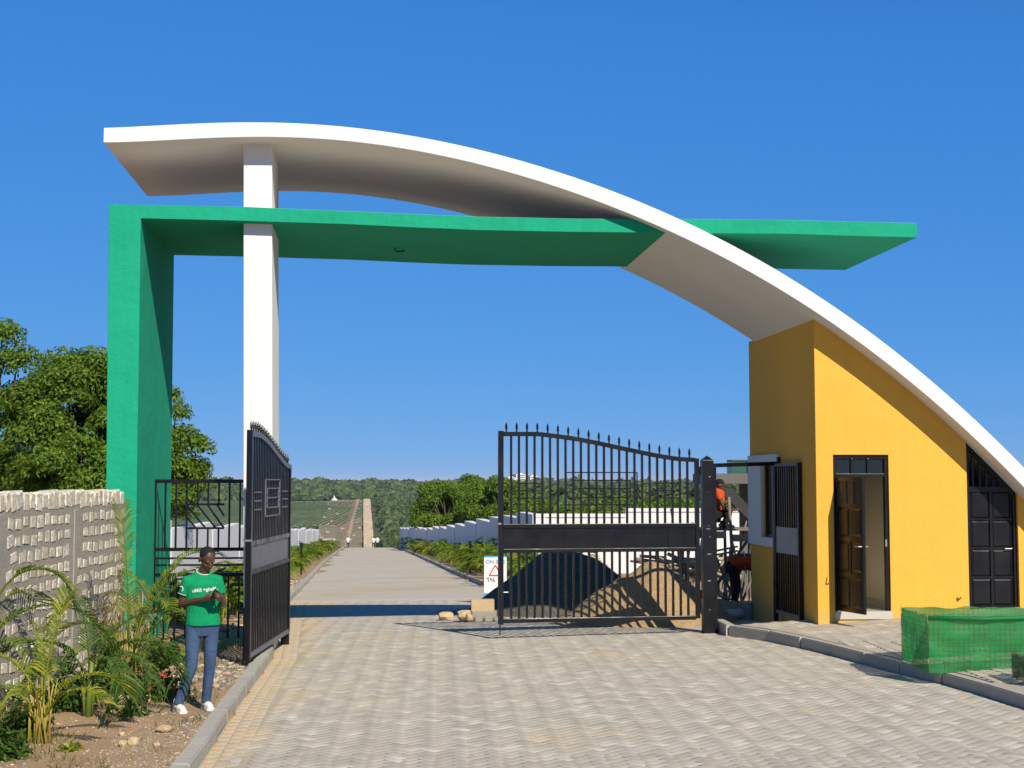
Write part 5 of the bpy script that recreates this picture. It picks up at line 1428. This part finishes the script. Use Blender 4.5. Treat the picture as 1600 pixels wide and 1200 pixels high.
# ---- netting cages on the pavement
def cage(label, x0, x1, y0, y1, h, net, lean):
    zb = zpave((x0 + .4), y0); r = thing('netting_cage', label, 'cage', (x0, y0, zb)); w, d = x1 - x0, y1 - y0
    def side(a, b, name='net_panel'):
        n, m = 26, 10; mb = MB(); A, B = Vector(a), Vector(b); nrm = (B - A).cross(Vector((0, 0, 1))).normalized()
        for i in range(n + 1):
            for j in range(m + 1):
                f = i / n; q = A.lerp(B, f); zf = h * j / m + zpave(x0 + q.x, y0 + q.y) * (1 - j / m) - zb * (1 - j / m)
                wv = .04 * mnoise.noise(Vector((f * 9, j * .35, a[0] + a[1]))) + .014 * mnoise.noise(Vector((f * 3, j * 1.4, 4))) 
                if j == m: zf += .03 * mnoise.noise(Vector((f * 9, 0, a[1])))
                p_ = q + nrm * (wv + lean * j / m * 0); mb.v.append((p_.x, p_.y, zf + .004))
        for i in range(n):
            for j in range(m):
                k = i * (m + 1) + j; mb.f.append((k, k + m + 1, k + m + 2, k + 1))
        mb.build(name, net, r, True)
        wires = MB(); off = nrm * .010; nv = max(4, int((B - A).length / .055))
        for i in range(nv + 1):
            q = A.lerp(B, i / nv) + off; wires.tube([(q.x, q.y, .0), (q.x + random.gauss(0, .004), q.y, h + .03)], .0014, 4)
        for j in range(1, 11):
            z = h * j / 10.3; wires.tube([tuple(A + off + Vector((0, 0, z))), tuple(B + off + Vector((0, 0, z + random.gauss(0, .008))))], .0014, 4)
        wires.build('wire_mesh', M['rust'], r)
    c = [(0, 0, 0), (w, 0, 0), (w, d, 0), (0, d, 0)]
    for i in range(4): side(c[i], c[(i + 1) % 4])
    hem = MB()
    hem.tube([(0, -.02, h - .01), (w * .3, -.025, h - .025), (w * .7, -.02, h + .0), (w, -.02, h)], [.022, .028, .03, .025], 6, True)
    hem.build('folded_hem', net, r, True)
    return r
cage('large open cage of wire mesh wrapped in bright green netting on the pavement', 4.58, 6.6, 15.78, 16.85, .60, M['net'], .02)
cage('small low cage with dark green netting at the right edge', 5.28, 6.1, 14.55, 15.15, .24, M['netdark'], 0)

# ================================================================== PEOPLE
def capsule(mb, pts, rad, flat=1.0, n=14):
    pts = [Vector(p) for p in pts]
    P = []; R = []
    t0 = (pts[0] - pts[1]).normalized(); t1 = (pts[-1] - pts[-2]).normalized()
    for a in (80, 55, 28): P.append(pts[0] + t0 * rad[0] * math.sin(math.radians(a)) * min(1, flat + .2)); R.append(rad[0] * math.cos(math.radians(a)))
    P += pts; R += list(rad)
    for a in (28, 55, 80): P.append(pts[-1] + t1 * rad[-1] * math.sin(math.radians(a)) * min(1, flat + .2)); R.append(rad[-1] * math.cos(math.radians(a)))
    mb.tube(P, R, n, True, flat)
def ell(mb, c, r, Mx=None, n=14):
    s = len(mb.v); k = 9
    prof = [(math.sin(PI * i / k), -math.cos(PI * i / k)) for i in range(k + 1)]; prof[0] = (.02, -1); prof[-1] = (.02, 1)
    mb.lathe(prof, (0, 0, 0), n)
    T = Matrix.Translation(c) @ (Mx.to_4x4() if Mx is not None else Matrix.Identity(4)) @ Matrix.Diagonal((*r, 1))
    mb.xform(T, s)
def remeshed(name, mb, voxel, smooth=4):
    me = mb.mesh(name + '_src'); o = bpy.data.objects.new(name + '_src', me); COL.objects.link(o)
    m = o.modifiers.new('r', 'REMESH'); m.mode = 'VOXEL'; m.voxel_size = voxel
    s = o.modifiers.new('s', 'SMOOTH'); s.factor = .5; s.iterations = smooth
    dg = bpy.context.evaluated_depsgraph_get(); out = bpy.data.meshes.new_from_object(o.evaluated_get(dg)); out.name = name
    bpy.data.objects.remove(o); bpy.data.meshes.remove(me); return out
def hand(mb, wrist, tip_dir, palm_n, side, s=1.0, curl=.9, thumb_side=1):
    """palm towards palm_n, fingers along tip_dir then curling to palm_n; side = knuckle row direction"""
    w = Vector(wrist); d = Vector(tip_dir).normalized(); pn = Vector(palm_n).normalized(); sd = Vector(side).normalized()
    k = w + d * .085 * s
    capsule(mb, [w, w + d * .03 * s, k], [.024 * s, .032 * s, .034 * s], .5, 10)
    for o_ in (-.012, .012): capsule(mb, [w + d * .02 * s + sd * o_ * s, k + sd * o_ * 1.6 * s], [.017 * s, .015 * s], 1, 8)
    for i, ln in enumerate((.066, .076, .072, .056)):
        b = k + sd * (.030 - .020 * i) * s; a = curl * .5; p1 = b + (d * math.cos(a) + pn * math.sin(a)) * ln * .45 * s
        a += curl * .7; p2 = p1 + (d * math.cos(a) + pn * math.sin(a)) * ln * .32 * s
        a += curl * .5; p3 = p2 + (d * math.cos(a) + pn * math.sin(a)) * ln * .25 * s
        capsule(mb, [b - d * .015 * s, b, p1, p2, p3], [.0092 * s, .0095 * s, .009 * s, .0085 * s, .0075 * s], 1, 8)
    t0 = w + d * .028 * s + sd * .026 * s * thumb_side
    t1 = t0 + (d * .55 + sd * .7 * thumb_side + pn * .35).normalized() * .035 * s; t2 = t1 + (d * .9 + sd * .15 * thumb_side + pn * .45).normalized() * .032 * s
    capsule(mb, [t0, t1, t2], [.013 * s, .011 * s, .0088 * s], 1, 8)
def head_parts(mb, c, Mx, s=1.0):
    c = Vector(c); T = lambda x, y, z: c + Mx @ Vector((x * s, y * s, z * s))
    ell(mb, T(0, .012, .025), (.074 * s, .094 * s, .092 * s), Mx)           # skull
    ell(mb, T(0, -.022, -.035), (.058 * s, .068 * s, .080 * s), Mx)         # face
    ell(mb, T(0, -.052, -.088), (.030 * s, .030 * s, .024 * s), Mx)         # chin
    capsule(mb, [T(0, -.084, .005), T(0, -.100, -.030)], [.008 * s, .014 * s], 1, 8)      # nose
    for q in (-1, 1):
        ell(mb, T(.013 * q, -.088, -.034), (.010 * s, .012 * s, .008 * s), Mx, 8)
        ell(mb, T(.076 * q, .012, -.012), (.010 * s, .020 * s, .030 * s), Mx, 8)          # ear
        ell(mb, T(.028 * q, -.074, .018), (.022 * s, .014 * s, .008 * s), Mx, 8)          # brow
        ell(mb, T(.036 * q, -.062, -.028), (.020 * s, .016 * s, .014 * s), Mx, 8)         # cheek
    ell(mb, T(0, -.084, -.060), (.024 * s, .012 * s, .007 * s), Mx, 8); ell(mb, T(0, -.082, -.071), (.021 * s, .012 * s, .007 * s), Mx, 8)
def shoe(root, heel, yaw, mat, s=1.0):
    mb = MB(); c, sn = math.cos(yaw), math.sin(yaw); R = Matrix.Rotation(yaw, 4, 'Z')
    up = MB()
    capsule(up, [(0, .055, .045), (0, 0, .048), (0, -.09, .040), (0, -.165, .030)], [.038, .043, .044, .034], .85, 12)
    capsule(up, [(0, .03, .05), (0, .02, .095)], [.041, .040], 1.0, 12)
    me = remeshed('shoe', up, .007, 5); me.transform(Matrix.Diagonal((s, s, s, 1))); me.transform(Matrix.Translation(heel) @ R)
    o = obj('shoe', me, mat, root, True)
    so = MB(); prof = [(-.035, .07), (.035, .07), (.045, .02), (.043, -.06), (.05, -.12), (.040, -.18), (0, -.205), (-.038, -.18), (-.047, -.12), (-.04, -.06), (-.043, .02)]
    so.v = [(x, y, 0) for x, y in prof] + [(x, y, .024) for x, y in prof]; k = len(prof)
    so.f = [tuple(range(k)), tuple(range(2 * k - 1, k - 1, -1))] + [(i, (i + 1) % k, k + (i + 1) % k, k + i) for i in range(k)]
    m2 = so.mesh('sole'); m2.transform(Matrix.Diagonal((s, s, s, 1))); m2.transform(Matrix.Translation(heel) @ R); fix_normals(obj('sole', m2, mat, o))
    return o
def figure(root, J, top_mat, leg_mat, shoe_mat, skin, voxel=.007, sleeve=.55, head_M=Matrix.Identity(3), hands=None, s=1.0, hair=True, sleeve_len=None):
    """J: joints; arms aL/aR = (shoulder, elbow, wrist), legs lL/lR = (hip, knee, ankle), torso list, neck, head"""
    b = MB()
    tp = [Vector(p) for p, _ in J['torso']]; tr = [r for _, r in J['torso']]
    capsule(b, tp, [r * .88 for r in tr], .62, 16)
    capsule(b, [J['neck'][0], J['neck'][1]], [.058 * s, .050 * s], 1, 12)
    head_parts(b, J['head'], head_M, s)
    for k in ('aL', 'aR'):
        sh, el, wr = [Vector(q) for q in J[k]]
        capsule(b, [sh, sh.lerp(el, .5), el], [.047 * s, .043 * s, .036 * s], 1, 12); capsule(b, [el, el.lerp(wr, .35), wr], [.037 * s, .037 * s, .024 * s], 1, 12)
        if hands: hand(b, wr, *hands[k])
    for k in ('lL', 'lR'):
        hp_, kn, an = [Vector(q) for q in J[k]]
        capsule(b, [hp_, kn, an], [.07 * s, .048 * s, .035 * s], 1, 12); capsule(b, [an, an + Vector((0, -.05, -.04))], [.03 * s, .025 * s], 1, 8)
    obj('body', remeshed('body', b, voxel, 3), skin, root, True)
    t = MB(); capsule(t, tp[1:], tr[1:], .66, 18); t.tube([tp[0] - (tp[1] - tp[0]).normalized() * .03, tp[0], tp[1]], [tr[0] * 1.0, tr[0], tr[1]], 18, True, .66)
    for k in ('aL', 'aR'):
        sh, el, wr = [Vector(q) for q in J[k]]; e = sh.lerp(el, sleeve)
        pts = [sh + (tp[-1] - sh) * .35, sh, e]
        if sleeve > 1: e = el.lerp(wr, sleeve - 1); pts = [sh + (tp[-1] - sh) * .35, sh, el, e]
        t.tube(pts, [.066 * s, .065 * s] + ([.060 * s] if sleeve <= 1 else [.055 * s, .042 * s]), 14)
    shirt = obj('shirt', remeshed('shirt', t, .009, 5), top_mat, root, True)
    l = MB()
    for k in ('lL', 'lR'):
        hp_, kn, an = [Vector(q) for q in J[k]]
        l.tube([hp_ + Vector((0, 0, .05)), hp_, hp_.lerp(kn, .55), kn, kn.lerp(an, .45), an + (an - kn).normalized() * .02], [.080 * s, .084 * s, .071 * s, .058 * s, .053 * s, .048 * s], 14)
    hl, hr = Vector(J['lL'][0]), Vector(J['lR'][0])
    l.tube([hl.lerp(hr, .5) + Vector((0, 0, -.10)), hl.lerp(hr, .5) + Vector((0, 0, -.03)), tp[0] + (tp[1] - tp[0]).normalized() * .03], [tr[0] * .80, tr[0] * .93, tr[0] * .94], 16, True, .64)
    obj('trousers', remeshed('trousers', l, .009, 4), leg_mat, root, True)
    if hair:
        h = MB(); c = Vector(J['head']); ell(h, c + head_M @ Vector((0, .022 * s, .040 * s)), (.077 * s, .091 * s, .083 * s), head_M, 18)
        hm = remeshed('hair', h, .008, 2); obj('hair', hm, M['hair'], root, True)
    return shirt
def decal(me, bvh, off):
    for v in me.vertices:
        hit = bvh.ray_cast(Vector((v.co.x, -1, v.co.z)), Vector((0, 1, 0)))
        if hit[0] is not None: v.co = hit[0] + hit[1] * off
# ---- the man with the phone
pm_ = gp(312, 1117, .05)
man = thing('person', 'man in green T-shirt and blue jeans standing on the verge looking at a phone', 'person', (pm_.x, pm_.y, zground(pm_.x, pm_.y) + .005))
headM = (Matrix.Rotation(math.radians(24), 3, 'Z') @ Matrix.Rotation(math.radians(30), 3, 'X'))
J = dict(torso=[((.018, .0, .86), .172), ((.016, .005, .98), .162), ((.008, .012, 1.12), .172), ((.004, .02, 1.24), .176), ((.006, .022, 1.272), .132)],
         neck=((.012, .02, 1.33), (.035, -.015, 1.42)), head=(.052, -.035, 1.488),
         aL=((-.132, .01, 1.285), (-.192, .035, 1.045), (.010, -.165, 1.105)), aR=((.148, .035, 1.285), (.212, .03, 1.04), (.195, -.20, 1.105)),
         lL=((-.072, .01, .83), (-.088, -.035, .43), (-.205, -.02, .085)), lR=((.098, .02, .83), (.092, .02, .44), (.062, .10, .085)))
hands = dict(aL=((.95, -.42, .22), (.25, .75, .55), (.15, .15, .98), .92, .95, 1), aR=((-.50, -.80, .30), (-.35, .80, .4), (.1, -.05, 1.0), .92, .95, 1))
shirt = figure(man, J, M['shirt'], M['denim'], M['shoe'], M['skin'], .0048, .60, headM, hands)
shoe(man, (-.212, .0, .0), math.radians(18), M['shoe']); shoe(man, (.062, .12, .0), math.radians(14), M['shoe'])
bvh = BVHTree.FromPolygons([v.co[:] for v in shirt.data.vertices], [p.vertices[:] for p in shirt.data.polygons])
tx = text_mesh('shirt_print', 'uMill +ghaM..', .047, M['print'], man, (.035, 0, 1.192), 0.0); tx.data.transform(Matrix.Translation((.035, 0, 1.192)) @ Matrix.Rotation(math.radians(-5), 4, 'Y') @ Matrix.Translation((-.035, 0, -1.192)))
decal(tx.data, bvh, .003)
# trims on neck and sleeve
def ring(name, c, nrm, r1, r2, th, mat, par):
    nrm = Vector(nrm).normalized(); q = nrm.to_track_quat('Z', 'Y').to_matrix(); mb = MB(); pts = [Vector(c) + q @ Vector((math.cos(a) * r1, math.sin(a) * r2, 0)) for a in np.linspace(0, 2 * PI, 25)]
    return mb.tube(pts, th, 5, False).build(name, mat, par, True)
ring('collar_trim', (.016, .012, 1.365), (.15, -.45, 1), .068, .066, .004, M['print'], man)
sh, el = Vector(J['aL'][0]), Vector(J['aL'][1]); ring('sleeve_trim', sh.lerp(el, .585), el - sh, .0605, .0605, .003, M['print'], man)
logo = MB(); c = sh.lerp(el, .36) + Vector((-.036, -.046, 0))
logo.tube([c + Vector((-.012 + .022 * math.sin(a), -.012 * math.sin(a) + .004, .024 * math.cos(a))) for a in np.linspace(-.3, 2.6, 12)], .005, 5).build('sleeve_emblem', M['print'], man)
eye = m_simple('eye_white', (.10, .08, .07), .3)
for q in (-1, 1):
    e = MB(); ell(e, Vector(J['head']) + headM @ Vector((.029 * q, -.069, -.004)), (.011, .007, .004), headM, 8); e.build('eye', eye, man, True)
man.rotation_euler = (0, 0, math.radians(13))
ph_ = thing('phone', 'dark smartphone held in both hands by the man in green', 'phone', man.location + Matrix.Rotation(math.radians(13), 3, 'Z') @ Vector((.128, -.232, 1.158)), math.radians(33))
mbp = MB().box(-.036, .036, -.0045, .0045, -.072, .072); mbp.xform(Matrix.Rotation(math.radians(62), 4, 'Y') @ Matrix.Rotation(math.radians(-50), 4, 'X')); mbp.build('case', M['phone'], ph_, bevel=.003)
mbp = MB().box(-.033, .033, .0045, .0055, -.068, .068); mbp.xform(Matrix.Rotation(math.radians(62), 4, 'Y') @ Matrix.Rotation(math.radians(-50), 4, 'X')); mbp.build('screen', M['glass'], ph_)
# ---- bending worker
def vest_bands(par, rings):
    for c, n_, a, b in rings: ring('reflective_band', c, n_, a, b, .012, M['bucket'], par)
w1 = thing('person', 'worker in orange vest and dark trousers bending over behind the guardhouse corner', 'person', (4.02, 26.0, zroad(4.0, 26.0) - .02))
J1 = dict(torso=[((.02, 0, .88), .17), ((.14, -.01, .96), .165), ((.30, -.02, .95), .18), ((.42, -.03, .88), .16)], neck=((.45, -.03, .85), (.52, -.04, .78)), head=(.57, -.05, .72),
          aL=((.40, -.17, .84), (.46, -.20, .58), (.50, -.18, .34)), aR=((.40, .13, .84), (.46, .16, .58), (.52, .12, .34)),
          lL=((-.04, -.12, .84), (.03, -.14, .45), (-.06, -.14, .08)), lR=((.04, .12, .84), (.10, .14, .46), (.03, .16, .08)))
hm1 = Matrix.Rotation(math.radians(90), 3, 'Z') @ Matrix.Rotation(math.radians(65), 3, 'X')
hd1 = dict(aL=((.1, 0, -1), (.9, .3, 0), (.2, 1, 0), 1, .8, 1), aR=((.1, 0, -1), (.9, -.3, 0), (.2, -1, 0), 1, .8, 1))
figure(w1, J1, M['vest'], M['darkcloth'], M['darkcloth'], M['skin'], .009, .5, hm1, hd1)
shoe(w1, (-.08, -.14, 0), PI / 2, M['darkcloth']); shoe(w1, (.0, .16, 0), PI / 2, M['darkcloth'])
vest_bands(w1, [((.20, -.01, .955), (1, 0, .05), .120, .178)])
# ---- crouching worker on the scaffold
w2 = thing('person', 'worker in orange vest squatting on the timber scaffold', 'person', (3.80, 27.05, zlong(27.2) + zp_ + .045))
J2 = dict(torso=[((0, 0, .24), .165), ((.03, 0, .36), .16), ((.07, 0, .52), .175), ((.10, 0, .64), .14)], neck=((.11, 0, .67), (.13, 0, .73)), head=(.15, 0, .80),
          aL=((.10, -.18, .60), (.20, -.22, .36), (.40, -.15, .34)), aR=((.10, .18, .60), (.22, .2, .38), (.42, .12, .36)),
          lL=((.02, -.10, .20), (.36, -.14, .36), (.22, -.13, .08)), lR=((.02, .10, .20), (.36, .14, .38), (.24, .13, .08)))
hm2 = Matrix.Rotation(math.radians(90), 3, 'Z') @ Matrix.Rotation(math.radians(25), 3, 'X')
hd2 = dict(aL=((1, .1, .0), (0, .3, -1), (0, 1, .2), 1, .8, 1), aR=((1, -.1, .0), (0, -.3, -1), (0, -1, .2), 1, .8, 1))
figure(w2, J2, M['vest'], M['darkcloth'], M['darkcloth'], M['skin'], .009, .25, hm2, hd2)
shoe(w2, (.2, -.13, 0), PI / 2, M['darkcloth']); shoe(w2, (.22, .13, 0), PI / 2, M['darkcloth'])
# ---- far walkers beyond the crest
def walker(px, Y, lab, top, ty):
    X = at(px, 850, Y).x; r = thing('person', lab, 'person', (X, Y, zground(X, Y) + ty), 0, 'people walking far down the road')
    Jw = dict(torso=[((0, 0, .90), .16), ((0, 0, 1.1), .16), ((0, 0, 1.3), .175), ((0, 0, 1.42), .13)], neck=((0, 0, 1.44), (0, 0, 1.52)), head=(0, 0, 1.60),
              aL=((-.18, 0, 1.38), (-.24, .03, 1.1), (-.24, -.05, .85)), aR=((.18, 0, 1.38), (.24, .03, 1.1), (.24, -.05, .85)),
              lL=((-.09, 0, .88), (-.1, -.08, .48), (-.1, .05, .08)), lR=((.09, 0, .88), (.1, .05, .48), (.1, .0, .08)))
    figure(r, Jw, top, M['darkcloth'], M['darkcloth'], M['skin'], .014, 1.0, Matrix.Identity(3), dict(aL=((0, 0, -1), (1, 0, 0), (0, 1, 0), .5, 1, 1), aR=((0, 0, -1), (-1, 0, 0), (0, 1, 0), .5, 1, 1)))
walker(543.5, 186, 'far walker in a pale shirt at the left edge of the road crest', M['whitecloth'], 0.0)
walker(589.5, 188, 'far walker in a bright white shirt right of the dirt track', M['whitecloth'], 0.0)
walker(583.5, 193, 'far walker with only a pale head and shoulder showing beside another', M['whitecloth'], 0.0)

# ================================================================== AIR
air = NT('air_haze'); air.t.nodes.remove(air.b)
pv = air.n('ShaderNodeVolumePrincipled'); pv.inputs['Color'].default_value = (.80, .88, 1.0, 1); pv.inputs['Density'].default_value = 5.5e-5; pv.inputs['Anisotropy'].default_value = 0.0
air.l(pv.outputs[0], air.out.inputs['Volume'])
hz = MB().box(-95000, 95000, -400, 115000, -90, 48).build('haze', air.m); tag(hz, 'thin pale haze over the far valley and sea', 'haze', kind='stuff')
